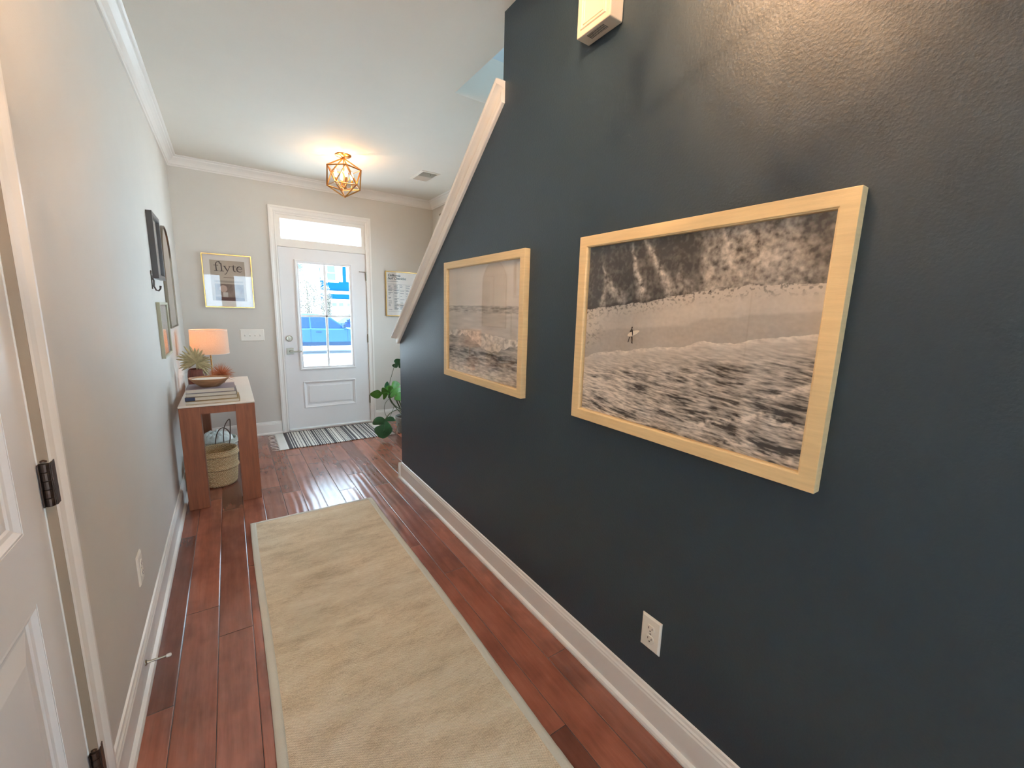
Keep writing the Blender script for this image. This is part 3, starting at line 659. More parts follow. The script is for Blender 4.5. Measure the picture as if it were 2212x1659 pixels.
def wave_art(u, v):
    hz = 0.645 + 0.004 * NZ(u * 12, 1)
    if v > hz: return tone(0.80 + 0.05 * FB(u * 2, v * 12, 2, 3))
    if v > 0.585 + 0.02 * NZ(u * 9, 5): return tone(0.50 + 0.35 * FB(u * 12, v * 60, 3, 4))
    crest = 0.40 + 0.02 * math.sin(u * 5) + 0.015 * NZ(u * 20, 8)
    if v > crest: return tone(0.66 + 0.12 * FB(u * 5, v * 30, 6, 4))
    lip = crest - 0.05 - 0.10 * math.exp(-((u - 0.62) / 0.2) ** 2) + 0.03 * NZ(u * 14, 3)
    if v > lip: return tone(0.70 + 0.5 * FB(u * 22, v * 24, 9, 4) + 0.1 * ss_(0.3, 0.7, u))
    g = 0.40 + 0.35 * FB(u * 8 - v * 3, v * 38, 12, 4)
    g += 0.35 * ss_(0.16, 0.05, v) + 0.15 * ss_(0.3, 0.2, v) * FB(u * 20, v * 60, 5, 3) * 2
    if abs(v - 0.215 + 0.02 * NZ(u * 10, 2)) < 0.02: g -= 0.2
    return tone(g)

PW, PH, PT = 0.8455, 0.6825, 0.030
def dark_wall_picture(yc, zc, label, fn, nx, ny):
    t = thing('framed_beach_photo', label, 'picture', (W, yc, zc), ROT['right'], 'pale wood framed beach photographs on the navy wall')
    frame_ring(PW, PH, 0.040, PT, 'frame', M_ash, t)
    a, b = PW / 2 - 0.039, PH / 2 - 0.039
    art_mesh(t, 'photograph', -a, a, -b, b, -0.012, nx, ny, fn, M_print)
    g = MB(); g.box((-a, -0.0205, -b), (a, -0.019, b)); g.build('glass_pane', M_pglass, t, local=True)
    bk = MB(); bk.box((-a, -0.008, -b), (a, -0.001, b)); bk.build('backing', M_paper, t, local=True)
    return t, a, b
t1, a_, b_ = dark_wall_picture(-4.456, 1.372, 'large beach photo of cliffs and a tiny surfer, nearest picture on the navy wall', surf_art, 640, 510)
# the printed surfer: flat figure with a pale board
def flat(poly_list, mat, name, parent, y):
    mb = MB()
    for poly in poly_list:
        n = len(poly); mb.add([(x, y, z) for x, z in poly] + [(x, y + 0.0006, z) for x, z in poly], [tuple(range(n)), tuple(range(n, 2 * n))[::-1]] + [(i, (i + 1) % n, n + (i + 1) % n, n + i) for i in range(n)])
    return mb.build(name, mat, parent, local=True)
def SP(px, py):   # zoomed photo pixels -> picture plane (metres)
    return ((px - 830) * 7.9e-5 - 0.163, (808 - py) * 6.4e-5 - 0.005)
def poly(pts): return [SP(*p) for p in pts]
body = [poly([(805, 400), (830, 370), (868, 385), (865, 430), (840, 455), (838, 490), (880, 545), (905, 720), (900, 830), (878, 825), (850, 640), (800, 640), (712, 665), (760, 560), (800, 495)]),
        poly([(725, 905), (780, 905), (745, 985), (712, 1080), (700, 1190), (640, 1205), (665, 1170), (680, 1080)]),
        poly([(820, 895), (890, 880), (900, 1060), (905, 1180), (935, 1240), (855, 1235), (858, 1090), (840, 980)])]
board = []
for k in range(28):
    a = 2 * PI * k / 28; ex, ey = 335 * math.cos(a), 108 * math.sin(a) * (1 - 0.12 * math.cos(a)); ang = math.radians(-26)
    board.append((920 + ex * math.cos(ang) - ey * math.sin(ang), 705 + ex * math.sin(ang) + ey * math.cos(ang)))
M_board = simple('printed_board', 'fbf1e2', 0.6)
pf = flat([poly(board)], M_board, 'printed_surfboard', t1, -0.0135)
pf2 = flat(body, M_ink, 'printed_surfer', t1, -0.0145)
t2, _, _ = dark_wall_picture(-3.258, 1.372, 'pale wood framed photo of a breaking wave, farther picture on the navy wall', wave_art, 480, 380)

# flyte poster on the back wall
fw_, fh_ = 0.420, 0.527
fp = thing('framed_magazine_print', 'gold framed magazine cover print reading flyte above the light switches', 'picture', (0.402, 0.0, 1.657), 0.0)
frame_ring(fw_, fh_, 0.010, 0.020, 'frame', M_gold, fp, lip=0.002)
mb = MB(); mb.box((-0.202, -0.010, -0.255), (0.202, -0.002, 0.255)); mb.build('mat_board', M_paper, fp, local=True)
def fly_art(u, v):
    base_ = lerp3((0.50, 0.42, 0.33), (0.42, 0.37, 0.31), abs(u - 0.45) * 1.4)
    if 0.455 < v < 0.505 and 0.08 < u < 0.92: base_ = lerp3(base_, (0.27, 0.23, 0.19), 0.75)
    if 0.57 < v < 0.585 and 0.36 < u < 0.66: base_ = (0.2, 0.15, 0.12)
    if v < 0.42 and 0.09 < u < 0.93:
        base_ = lerp3((0.15, 0.095, 0.075), (0.28, 0.21, 0.17), 0.5 + 0.8 * FB(u * 4, v * 4, 2, 4))
        if v < 0.09: base_ = (0.09, 0.035, 0.03)
        fx, fz = (u - 0.33) / 0.11, (v - 0.30) / 0.085
        if fx * fx + fz * fz < 1 + 0.3 * NZ(u * 30, v * 30): base_ = (0.50, 0.36, 0.29)
        if abs(u - 0.38) < 0.075 and 0.09 < v < 0.21: base_ = (0.55, 0.50, 0.45)
        if 0.1 < u < 0.27 and 0.09 < v < 0.15: base_ = (0.36, 0.30, 0.28)
    return base_
PX0, PX1, PZ0, PZ1 = -0.145, 0.147, -0.195, 0.203
art_mesh(fp, 'printed_cover', PX0, PX1, PZ0, PZ1, -0.0115, 90, 120, fly_art, M_print)
def gz(px, py): return ((px - 335) * 0.000352 - 0.116, (622 + (px - 335) * 0.058 - py) * 0.000352 + 0.098)
def stroke(pts, ws):
    P_ = [Vector(gz(*p)) for p in pts]; out = []; L_, R_ = [], []
    for i, p in enumerate(P_):
        d = (P_[min(i + 1, len(P_) - 1)] - P_[max(i - 1, 0)]).normalized(); n_ = Vector((-d.y, d.x)); w_ = ws[i] * 0.000352 / 2
        L_.append(p + n_ * w_); R_.append(p - n_ * w_)
    return [[tuple(L_[i]), tuple(L_[i + 1]), tuple(R_[i + 1]), tuple(R_[i])] for i in range(len(P_) - 1)]
def arc(cx_, cy_, rx, ry, a0_, a1_, n_=14):
    return [(cx_ + rx * math.cos(math.radians(a0_ + (a1_ - a0_) * k / n_)), cy_ - ry * math.sin(math.radians(a0_ + (a1_ - a0_) * k / n_))) for k in range(n_ + 1)]
letters = []
letters += stroke([(398, 622), (396, 560), (394, 470), (396, 425), (410, 392), (432, 375), (462, 368), (490, 380)], [27, 27, 27, 25, 20, 16, 16, 20])
letters += stroke([(460, 372), (478, 380), (490, 392), (488, 408)], [22, 34, 34, 16]) + stroke([(338, 468), (450, 474)], [13, 13]) + stroke([(345, 621), (445, 625)], [13, 13])
letters += stroke([(524, 628), (520, 530), (517, 418)], [27, 27, 27]) + stroke([(470, 428), (520, 418)], [10, 18]) + stroke([(474, 629), (576, 635)], [13, 13])
letters += stroke([(590, 492), (655, 622)], [30, 27]) + stroke([(722, 502), (658, 640), (632, 695), (605, 718), (585, 718)], [14, 15, 16, 18, 30]) + stroke([(556, 489), (640, 493)], [12, 12]) + stroke([(690, 500), (758, 503)], [12, 12])
letters += stroke([(812, 468), (806, 520), (808, 600), (818, 636), (842, 650), (876, 640)], [16, 26, 27, 27, 20, 8]) + stroke([(762, 512), (868, 514)], [13, 13])
letters += stroke(arc(952, 582, 64, 72, 0, 180, 16) + arc(958, 582, 70, 74, 180, 320, 14)[1:], [14] * 6 + [20] * 4 + [28] * 12 + [22] * 5 + [10] * 4) + stroke([(888, 566), (1015, 578)], [12, 12])
flat(letters, M_ink, 'printed_title', fp, -0.0135)
g = MB(); g.box((-0.2, -0.0165, -0.253), (0.2, -0.0155, 0.253)); g.build('glass_pane', M_pglass, fp, local=True)

# surf checklist poster
sp_ = thing('framed_poster', 'gold framed California Surf Checklist poster partly hidden by the stair rail', 'picture', (2.225, 0.0, 1.609), 0.0)
frame_ring(0.435, 0.548, 0.011, 0.020, 'frame', M_gold, sp_, lip=0.002)
mb = MB(); mb.box((-0.208, -0.010, -0.264), (0.208, -0.002, 0.264)); mb.build('printed_sheet', M_paper, sp_, local=True)
def text_obj(s_, x, z, size, parent, mat, shear=0.25, off=0.0012, name='lettering'):
    cu = bpy.data.curves.new(name, 'FONT'); cu.body = s_; cu.size = size; cu.shear = shear; cu.offset = off; cu.extrude = 0.0002
    tmp = bpy.data.objects.new('tmp', cu); COL.objects.link(tmp); bpy.context.view_layer.update()
    me = bpy.data.meshes.new_from_object(tmp.evaluated_get(bpy.context.evaluated_depsgraph_get())); bpy.data.objects.remove(tmp)
    me.transform(Matrix.Translation((x, -0.0112, z)) @ Matrix.Rotation(PI / 2, 4, 'X')); me.materials.clear(); me.materials.append(mat)
    o = bpy.data.objects.new(name, me); COL.objects.link(o); o.parent = parent; return o
M_ink3 = simple('slate_ink', '3c4a4c', 0.7)
text_obj('California', -0.190, 0.212, 0.041, sp_, M_ink3)
text_obj('Surf Checklist', -0.190, 0.176, 0.041, sp_, M_ink3)
rows = MB()
def bar(x0, x1, z0, z1): rows.box((x0, -0.0112, z0), (x1, -0.0104, z1))
bar(-0.19, -0.06, 0.150, 0.155)
for zz in (0.118, 0.050, -0.215): bar(-0.19, 0.15, zz, zz + 0.0022)
for cx_ in (-0.118, -0.043, 0.035): bar(cx_, cx_ + 0.0012, -0.2, 0.116)
rr_ = random.Random(3)
z = 0.108
while z > -0.205:
    for cx_ in (-0.185, -0.110, -0.035, 0.042):
        if rr_.random() < 0.85:
            w_ = rr_.uniform(0.02, 0.06); bar(cx_, cx_ + w_, z - 0.006, z - 0.001)
    z -= rr_.choice((0.010, 0.010, 0.013, 0.02))
rows.build('printed_rows', M_ink2, sp_, local=True)
g = MB(); g.box((-0.207, -0.0165, -0.263), (0.207, -0.0155, 0.263)); g.build('glass_pane', M_pglass, sp_, local=True)

# left wall: black frame, arch mirror, small frame, hook
def left_frame(name, label, y0, y1, z0, z1, fw, depth, mat, fn):
    t = thing(name, label, 'picture', (0.0, (y0 + y1) / 2, (z0 + z1) / 2), ROT['left'])
    w_, h_ = abs(y1 - y0), z1 - z0
    frame_ring(w_, h_, fw, depth, 'frame', mat, t)
    a, b = w_ / 2 - fw + 0.001, h_ / 2 - fw + 0.001
    art_mesh(t, 'printed_sheet', -a, a, -b, b, -depth * 0.4, 30, 30, fn, M_print)
    g = MB(); g.box((-a, -depth * 0.65, -b), (a, -depth * 0.6, b)); g.build('glass_pane', M_pglass, t, local=True); return t
left_frame('framed_print', 'black framed print on the left wall, highest and nearest of the frames there', -1.765, -1.42, 1.578, 1.985, 0.028, 0.030, M_black, lambda u, v: (0.62, 0.6, 0.57) if not (0.15 < u < 0.85 and 0.15 < v < 0.85) else tone(0.55 + 0.5 * FB(u * 5, v * 5, 1, 3)))
left_frame('framed_print', 'pale sage framed print on the left wall beneath the black one', -1.785, -1.36, 1.073, 1.43, 0.016, 0.020, M_green_fr, lambda u, v: tone(0.82 - 0.35 * ss_(0.5, 0.3, v) + 0.1 * FB(u * 6, v * 6, 1, 3)))
am = thing('arch_mirror', 'tall arched mirror with thin dark frame on the left wall above the console table', 'mirror', (0.0, -0.99, 1.24), ROT['left'])
R_ = 0.262; zs = 0.50
outer = [(-R_, 0.0)] + [(-R_ * math.cos(a), zs + R_ * math.sin(a)) for a in [PI * k / 32 for k in range(33)]] + [(R_, 0.0)]
inner = [(-R_ + 0.010, 0.010)] + [(-(R_ - 0.010) * math.cos(a), zs + (R_ - 0.010) * math.sin(a)) for a in [PI * k / 32 for k in range(33)]] + [(R_ - 0.010, 0.010)]
n = len(outer); mb = MB()
mb.add([(x, -0.0005, z) for x, z in outer] + [(x, -0.020, z) for x, z in outer] + [(x, -0.020, z) for x, z in inner] + [(x, -0.0005, z) for x, z in inner],
       [(r_ * n + i, r_ * n + (i + 1) % n, ((r_ + 1) % 4) * n + (i + 1) % n, ((r_ + 1) % 4) * n + i) for r_ in range(4) for i in range(n)])
mb.build('frame', simple('bronze_mirror_frame', '6e6455', 0.35, metal=0.6), am, local=True)
mb = MB(); mb.add([(x, -0.014, z) for x, z in inner], [tuple(range(n))]); mb.add([(x, -0.004, z) for x, z in inner], [tuple(range(n))]); mb.build('mirror_glass', M_mirror, am, local=True)

hk = thing('wall_hook', 'small dark iron hook on the left wall under the black frame', 'hook', (0.0, -1.85, 1.56))
mb = MB(); mb.lathe([(0, 0), (0.016, 0.0), (0.016, 0.004), (0.010, 0.008), (0, 0.009)], (0, 0, 0), 20); mb.v = [(z, x, y + 0.045) for x, y, z in mb.v]
mb.box((0, -0.009, -0.05), (0.005, 0.009, 0.05)); mb.build('back_plate', M_iron, hk, local=True, bevel=0.001)
mb = MB(); mb.tube([(0.003, 0, 0.03), (0.012, 0, 0.0), (0.010, 0, -0.034), (0.018, 0, -0.056), (0.029, 0.003, -0.060), (0.038, 0.006, -0.048), (0.040, 0.008, -0.030)], [0.005, 0.0045, 0.0045, 0.0045, 0.0045, 0.0045, 0.006], 10)
mb.build('prong', M_iron, hk, local=True, smooth=True)

# ------------------------------------------------------------------ outlets, switches, door stop, chime
def outlet(loc, side, label, w_=0.078, h_=0.124):
    t = thing('wall_outlet', label, 'outlet', loc, ROT[side])
    mb = MB(); a, b = w_ / 2, h_ / 2; e_ = 0.006
    mb.add([(-a, 0, -b), (a, 0, -b), (a, 0, b), (-a, 0, b), (-a, -0.003, -b), (a, -0.003, -b), (a, -0.003, b), (-a, -0.003, b), (-a + e_, -0.007, -b + e_), (a - e_, -0.007, -b + e_), (a - e_, -0.007, b - e_), (-a + e_, -0.007, b - e_)],
           [(0, 1, 5, 4), (1, 2, 6, 5), (2, 3, 7, 6), (3, 0, 4, 7), (4, 5, 9, 8), (5, 6, 10, 9), (6, 7, 11, 10), (7, 4, 8, 11), (8, 9, 10, 11)])
    mb.build('cover_plate', M_white_pl, t, local=True)
    for zc in (0.0195, -0.0195):
        pts = [(0.0165 * math.cos(q), max(-0.0135, min(0.0135, 0.0175 * math.sin(q)))) for q in [2 * PI * k / 28 for k in range(28)]]
        mb = MB(); mb.prism([(x, z + zc) for x, z in pts], 'y', -0.0095, -0.004); so_ = mb.build('socket', M_white_pl, t, local=True, bevel=0.0008)
        mb = MB(); mb.box((-0.0085, -0.0100, zc - 0.001), (-0.0060, -0.0090, zc + 0.007)); mb.box((0.0060, -0.0100, zc - 0.0005), (0.0080, -0.0090, zc + 0.0065)); mb.lathe([(0, 0), (0.0026, 0), (0.0026, 0.001), (0, 0.001)], (0, 0, 0), 12)
        k0 = len(mb.v) - 48; mb.v[k0:] = [(x, -0.0100 + z, y + zc - 0.0075) for x, y, z in mb.v[k0:]]
        mb.build('slots', M_dark, so_, local=True)
    mb = MB(); mb.lathe([(0, 0), (0.003, 0), (0.003, 0.001), (0, 0.0015)], (0, 0, 0), 14); mb.v = [(x, -0.0070 - z, y) for x, y, z in mb.v]; mb.build('screw', M_nickel, t, local=True)
    return t
outlet((W, -4.469, 0.345), 'right', 'white duplex outlet low on the navy wall beneath the cliff photo')
outlet((0.0, -3.157, 0.378), 'left', 'white duplex outlet low on the left wall by the closet door')
sw = thing('light_switch_plate', 'white four gang light switch plate beside the front door', 'switch', (0.572, 0.0, 1.109), 0.0)
mb = MB(); a, b, e_ = 0.109, 0.062, 0.006
mb.add([(-a, 0, -b), (a, 0, -b), (a, 0, b), (-a, 0, b), (-a, -0.003, -b), (a, -0.003, -b), (a, -0.003, b), (-a, -0.003, b), (-a + e_, -0.007, -b + e_), (a - e_, -0.007, -b + e_), (a - e_, -0.007, b - e_), (-a + e_, -0.007, b - e_)],
       [(0, 1, 5, 4), (1, 2, 6, 5), (2, 3, 7, 6), (3, 0, 4, 7), (4, 5, 9, 8), (5, 6, 10, 9), (6, 7, 11, 10), (7, 4, 8, 11), (8, 9, 10, 11)])
mb.build('cover_plate', M_white_pl, sw, local=True)
for k in range(4):
    x = -0.069 + k * 0.046; mb = MB(); mb.prism([(-0.0072, -0.013), (-0.0155, -0.002), (-0.018, 0.007), (-0.013, 0.009), (-0.0072, 0.013)], 'x', x - 0.005, x + 0.005); mb.build('toggle', M_white_pl, sw, local=True, bevel=0.001)
ds = thing('door_stop', 'metal door stop rod sticking out of the left baseboard', 'door stop', (0.0145, -3.346, 0.085))
mb = MB(); mb.lathe([(0, 0), (0.011, 0), (0.011, 0.003), (0.006, 0.006), (0.0045, 0.012), (0.0040, 0.06), (0.004, 0.068)], (0, 0, 0), 16); mb.v = [(z, x, y) for x, y, z in mb.v]; mb.build('rod', M_nickel, ds, local=True, smooth=True)
mb = MB(); mb.lathe([(0.004, 0.062), (0.0065, 0.062), (0.0065, 0.074), (0.004, 0.077), (0, 0.077)], (0, 0, 0), 16); mb.v = [(z, x, y) for x, y, z in mb.v]; mb.build('rubber_tip', M_white_pl, ds, local=True, smooth=True)

M_chime = simple('chime_plastic', 'd2c4b0', 0.45)
ch = thing('door_chime', 'white wall mounted door chime box high on the navy wall', 'door chime', (W, -4.070, 2.374))
mb = MB(); c0, c1, cz1 = -4.148, -3.992, 2.374
mb.box((W - 0.060, c0, cz1), (W - 0.0005, c1, cz1 + 0.22)); mb.build('housing', M_chime, ch, bevel=0.004)
mb = MB()
tmp = MB(); rect_ring(tmp, -0.078 + 0.018, 0.078 - 0.018, 0.018, 0.202, [(0, 0), (0.003, 0.004), (0.007, 0.004), (0.010, 0)], 0.0)
rect_ring(tmp, -0.078 + 0.030, 0.078 - 0.030, 0.030, 0.190, [(0, 0), (0.002, 0.003), (0.005, 0.003), (0.007, 0)], 0.0)
mb.v = [(W - 0.0595 + y_, -4.07 + x_, cz1 + z_) for x_, y_, z_ in tmp.v]; mb.f = tmp.f; mb.build('raised_moulding', M_chime, ch)
mb = MB()
for k in range(13):
    y = -4.07 - 0.036 + k * 0.006; mb.box((W - 0.048, y, cz1 - 0.0008), (W - 0.022, y + 0.0028, cz1 + 0.001))
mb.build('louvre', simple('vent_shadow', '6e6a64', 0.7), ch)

# ceiling air register
vr = thing('ceiling_vent', 'white rectangular air register in the foyer ceiling', 'vent', (2.142, -0.955, H))
mb = MB(); rx, ry = 0.100, 0.165
rect = []
tmp = MB(); rect_ring(tmp, -rx, rx, -ry, ry, [(0, 0), (0.002, 0.004), (0.022, 0.008), (0.026, 0.006), (0.026, 0)], 0.0)
mb.v = [(x_, z_, y_) for x_, y_, z_ in tmp.v]; mb.f = tmp.f; mb.build('frame', M_white_pl, vr, local=True)
mb = MB()
for half in (0, 1):
    for k in range(9):
        y = -0.130 + half * 0.134 + k * 0.0142; t_ = 0.006 if half else -0.006
        mb.add([(-0.074, y, -0.001), (0.074, y, -0.001), (0.074, y + t_, -0.009), (-0.074, y + t_, -0.009), (-0.074, y + 0.0012, -0.001), (0.074, y + 0.0012, -0.001), (0.074, y + t_ + 0.0012, -0.009), (-0.074, y + t_ + 0.0012, -0.009)],
               [(0, 1, 2, 3), (4, 7, 6, 5), (0, 4, 5, 1), (3, 2, 6, 7), (0, 3, 7, 4), (1, 5, 6, 2)])
mb.box((-0.074, -0.005, -0.010), (0.074, 0.001, -0.001)); mb.build('slats', M_white_pl, vr, local=True)
mb = MB(); mb.box((-0.074, -0.140, -0.0012), (0.074, 0.140, -0.0004)); mb.build('duct_opening', simple('duct_grey', '85857e', 0.7), vr, local=True)
mb = MB(); mb.tube([(0.0, -0.132, -0.006), (0.0, -0.140, -0.022), (0.004, -0.142, -0.026)], 0.0022, 8); mb.build('damper_lever', M_nickel, vr, local=True)

# small round sensor on the right wall
ws = thing('wall_sensor', 'small grey fitting high on the right wall just above the stair rail', 'sensor', (XR, -0.255, 2.578))
mb = MB(); mb.lathe([(0, 0), (0.011, 0), (0.011, 0.004), (0.005, 0.008), (0.004, 0.02), (0, 0.021)], (0, 0, 0), 16); mb.v = [(-z, x, y) for x, y, z in mb.v]; mb.build('base', M_nickel, ws, local=True, smooth=True)
mb = MB(); mb.tube([(-0.018, 0, 0), (-0.022, -0.02, 0.004), (-0.020, -0.045, 0.009)], 0.0035, 8); mb.build('arm', M_nickel, ws, local=True)

# ------------------------------------------------------------------ ceiling fixtures
def point(name, loc, power, col, r=0.006):
    d_ = bpy.data.lights.new(name, 'POINT'); d_.energy = power; d_.color = col; d_.shadow_soft_size = r
    o = bpy.data.objects.new(name, d_); COL.objects.link(o); o.location = loc; return o
def cage_fixture(x, y, zc, tw, label, power, R=0.172, colr=(1.0, 0.55, 0.22)):
    t = thing('ceiling_light', label, 'ceiling light', (x, y, H), 0.0, None)
    ZC = zc - H; c_ = 0.894 * R
    V = [Vector((0, 0, ZC + R))] + [Vector((c_ * math.cos(tw + k * 2 * PI / 5), c_ * math.sin(tw + k * 2 * PI / 5), ZC + 0.447 * R)) for k in range(5)] + \
        [Vector((c_ * math.cos(tw + (k + .5) * 2 * PI / 5), c_ * math.sin(tw + (k + .5) * 2 * PI / 5), ZC - 0.447 * R)) for k in range(5)] + [Vector((0, 0, ZC - R))]
    E_ = [(0, 1 + k) for k in range(5)] + [(1 + k, 1 + (k + 1) % 5) for k in range(5)] + [(1 + k, 6 + k) for k in range(5)] + [(6 + k, 1 + (k + 1) % 5) for k in range(5)] + [(6 + k, 6 + (k + 1) % 5) for k in range(5)] + [(11, 6 + k) for k in range(5)]
    mb = MB(); ctr = Vector((0, 0, ZC))
    for a, b in E_:   # flat strap: thin across, wider radially
        A, B = V[a], V[b]; d_ = (B - A).normalized(); rad = (((A + B) / 2) - ctr).normalized(); sd = d_.cross(rad).normalized()
        w_, h_ = 0.0026, 0.0055
        vs = [p + sd * (sx * w_) - rad * q for p in (A, B) for sx, q in ((-1, 0), (1, 0), (1, 2 * h_), (-1, 2 * h_))]
        mb.add(vs, [(0, 1, 2, 3), (7, 6, 5, 4), (0, 4, 5, 1), (1, 5, 6, 2), (2, 6, 7, 3), (3, 7, 4, 0)])
    mb.build('cage', M_brass, t, local=True)
    mb = MB(); mb.lathe([(0, 0), (0.068, 0), (0.070, -0.004), (0.062, -0.012), (0.030, -0.018), (0.012, -0.022), (0, -0.023)], (0, 0, 0), 40); mb.build('canopy', M_brass, t, local=True, smooth=True)
    mb = MB(); mb.tube([(0, 0, -0.015), (0, 0, ZC - 0.085)], 0.0045, 10); mb.lathe([(0, -0.10), (0.008, -0.095), (0.020, -0.088), (0.020, -0.078), (0.006, -0.070), (0, -0.069)], (0, 0, ZC), 20)
    for k in range(4):
        a = tw + PI / 4 + k * PI / 2; dx, dy = math.cos(a), math.sin(a)
        mb.tube([(0, 0, ZC - 0.08), (dx * 0.03, dy * 0.03, ZC - 0.092), (dx * 0.062, dy * 0.062, ZC - 0.078), (dx * 0.070, dy * 0.070, ZC - 0.05)], 0.004, 8)
    mb.build('stem', M_brass, t, local=True, smooth=True)
    for k in range(4):
        a = tw + PI / 4 + k * PI / 2; bx_, by_ = math.cos(a) * 0.070, math.sin(a) * 0.070
        mb = MB(); mb.lathe([(0, 0), (0.011, 0), (0.012, 0.004), (0.010, 0.045), (0, 0.046)], (bx_, by_, ZC - 0.055), 16); sl_ = mb.build('candle_sleeve', M_brass, t, local=True, smooth=True)
        mb = MB(); mb.lathe([(0, 0), (0.007, 0.002), (0.012, 0.016), (0.0135, 0.026), (0.011, 0.042), (0.006, 0.058), (0.0015, 0.068), (0, 0.069)], (bx_, by_, ZC - 0.009), 16); mb.build('bulb', M_bulb, sl_, local=True, smooth=True)
        point('bulb_light', (x + bx_, y + by_, zc + 0.062), power, colr, 0.005)
    return t
cage_fixture(1.33, -1.05, 2.58, math.radians(48), 'geometric brass cage ceiling light with four candle bulbs in the foyer', 1.0)
cage_fixture(0.88, -4.46, 2.575, math.radians(20), 'geometric brass cage ceiling light overhead near the viewer', 8.8, colr=(1.0, 0.61, 0.34))

# ------------------------------------------------------------------ console table
TX0, TX1, TY0, TY1, TZ = 0.046, 0.486, -1.762, -0.50, 0.745
tb = thing('console_table', 'brown wood console table with white top against the left wall', 'table', ((TX0 + TX1) / 2, (TY0 + TY1) / 2, 0))
mb = MB(); mb.box((TX0, TY0, TZ - 0.012), (TX1, TY1, TZ)); mb.build('table_top', M_stone, tb, bevel=0.0025)
mb = MB(); zt_, zb_ = TZ - 0.013, TZ - 0.066; q = 0.012
mb.box((TX0 + q, TY0 + q, zb_), (TX1 - q, TY0 + q + 0.03, zt_)); mb.box((TX0 + q, TY1 - q - 0.03, zb_), (TX1 - q, TY1 - q, zt_)); mb.box((TX0 + q, TY0 + q, zb_), (TX0 + q + 0.03, TY1 - q, zt_)); mb.box((TX1 - q - 0.03, TY0 + q, zb_), (TX1 - q, TY1 - q, zt_))
mb.build('apron', M_mahog, tb)
LG = 0.118
for xa in (TX0 + 0.002, TX1 - 0.002 - LG):
    for ya_ in (TY0 + 0.002, TY1 - 0.002 - LG):
        mb = MB(); mb.box((xa, ya_, 0), (xa + LG, ya_ + LG, zt_)); mb.build('leg', M_mahog, tb, bevel=0.002)

# books
books = [('3f3a40', 'd8d4c8', 0.020, 0.300, 0.235, 0.000), ('8c867e', 'cfc9bc', 0.019, 0.305, 0.240, 0.004), ('2c3450', 'd2c6b0', 0.022, 0.290, 0.245, 0.008), ('9a7c50', 'cbbda4', 0.017, 0.315, 0.250, 0.003), ]
blabs = ['dusty purple hardcover on top of the book stack under the wooden bowl', 'grey book second from the top of the stack on the console table', 'book with a dark blue spine, third down in the stack on the console', 'tan book at the bottom of the stack resting on the white tabletop']
zz = TZ
order = [3, 2, 1, 0]
M_covers = {0: simple('mauve_cover', '8f8892', 0.5), 1: simple('grey_cover', '8c867e', 0.5), 2: simple('tan_navy_cover', '9a855c', 0.5), 3: simple('ochre_cover', '9d8256', 0.5)}
M_pages = simple('book_pages', 'd3ccbe', 0.8, vary=0.08, vscale=3, vec=(1, 1, 300))
M_navyspine = simple('navy_spine', '2c3450', 0.5)
def book(idx, z0, x0, x1, y0, y1, th):
    t = thing('book', blabs[idx], 'book', ((x0 + x1) / 2, (y0 + y1) / 2, z0), 0.0, 'books stacked on the console table')
    cv = M_covers[idx]; c = 0.0025
    mb = MB(); mb.box((x0, y0, z0), (x1, y1, z0 + c)); mb.box((x0, y0, z0 + th - c), (x1, y1, z0 + th)); mb.box((x1 - 0.004, y0, z0), (x1, y1, z0 + th)); mb.build('cover', cv, t, bevel=0.0012)
    mb = MB(); mb.box((x0 + 0.003, y0 + 0.004, z0 + c), (x1 - 0.004, y1 - 0.004, z0 + th - c)); mb.build('pages', M_pages, t)
    if idx == 2:
        mb = MB(); mb.box((x0 - 0.001, y0 - 0.0015, z0 + 0.0005), (x0 + 0.055, y0 + 0.03, z0 + th - 0.0005)); mb.build('spine_label', M_navyspine, t)['label'] = 'dark blue corner'
    return t
book(3, zz, 0.088, 0.398, -1.722, -1.475, 0.022); zz += 0.0222
book(2, zz, 0.086, 0.386, -1.706, -1.468, 0.026); zz += 0.0262
book(1, zz, 0.090, 0.382, -1.700, -1.462, 0.024); zz += 0.0242
book(0, zz, 0.092, 0.374, -1.694, -1.456, 0.027); zz += 0.0272
# wooden bowl, squarish boat shape
bw = thing('wooden_bowl', 'carved wooden dough bowl resting on the stack of books', 'bowl', (0.228, -1.585, zz))
def bowl_ring(r, z, k_n=48, lift=0.0):
    out = []
    for k in range(k_n):
        a = 2 * PI * k / k_n; ca, sa = math.cos(a), math.sin(a)
        e = (abs(ca) ** 2.6 + abs(sa) ** 2.6) ** (-1 / 2.6)
        out.append((0.228 + r * 1.0 * e * ca, -1.585 + r * 0.82 * e * sa, z + lift * (abs(ca) ** 4)))
    return out
mb = MB(); prof = [(0.000, 0.0), (0.050, 0.0), (0.060, 0.004), (0.092, 0.030), (0.122, 0.060), (0.118, 0.062), (0.086, 0.034), (0.050, 0.012), (0.0, 0.009)]
rings = [bowl_ring(max(r, 0.0001), zz + h, lift=0.004 if h > 0.05 else 0) for r, h in prof]; n = 48
vs = [p for r_ in rings for p in r_]; mb.add(vs, [(i * n + k, i * n + (k + 1) % n, (i + 1) * n + (k + 1) % n, (i + 1) * n + k) for i in range(len(rings) - 1) for k in range(n)])
mb.build('bowl_body', M_bowl, bw, smooth=True)
mb = MB(); rings = [bowl_ring(max(r, 0.0001), zz + h) for r, h in [(0.0, 0.054), (0.085, 0.055), (0.109, 0.052), (0.098, 0.045)]]
mb.add([p for r_ in rings for p in r_], [(i * n + k, i * n + (k + 1) % n, (i + 1) * n + (k + 1) % n, (i + 1) * n + k) for i in range(3) for k in range(n)])
mb.build('candle_wax', simple('white_wax', 'efece2', 0.4), bw, smooth=True)

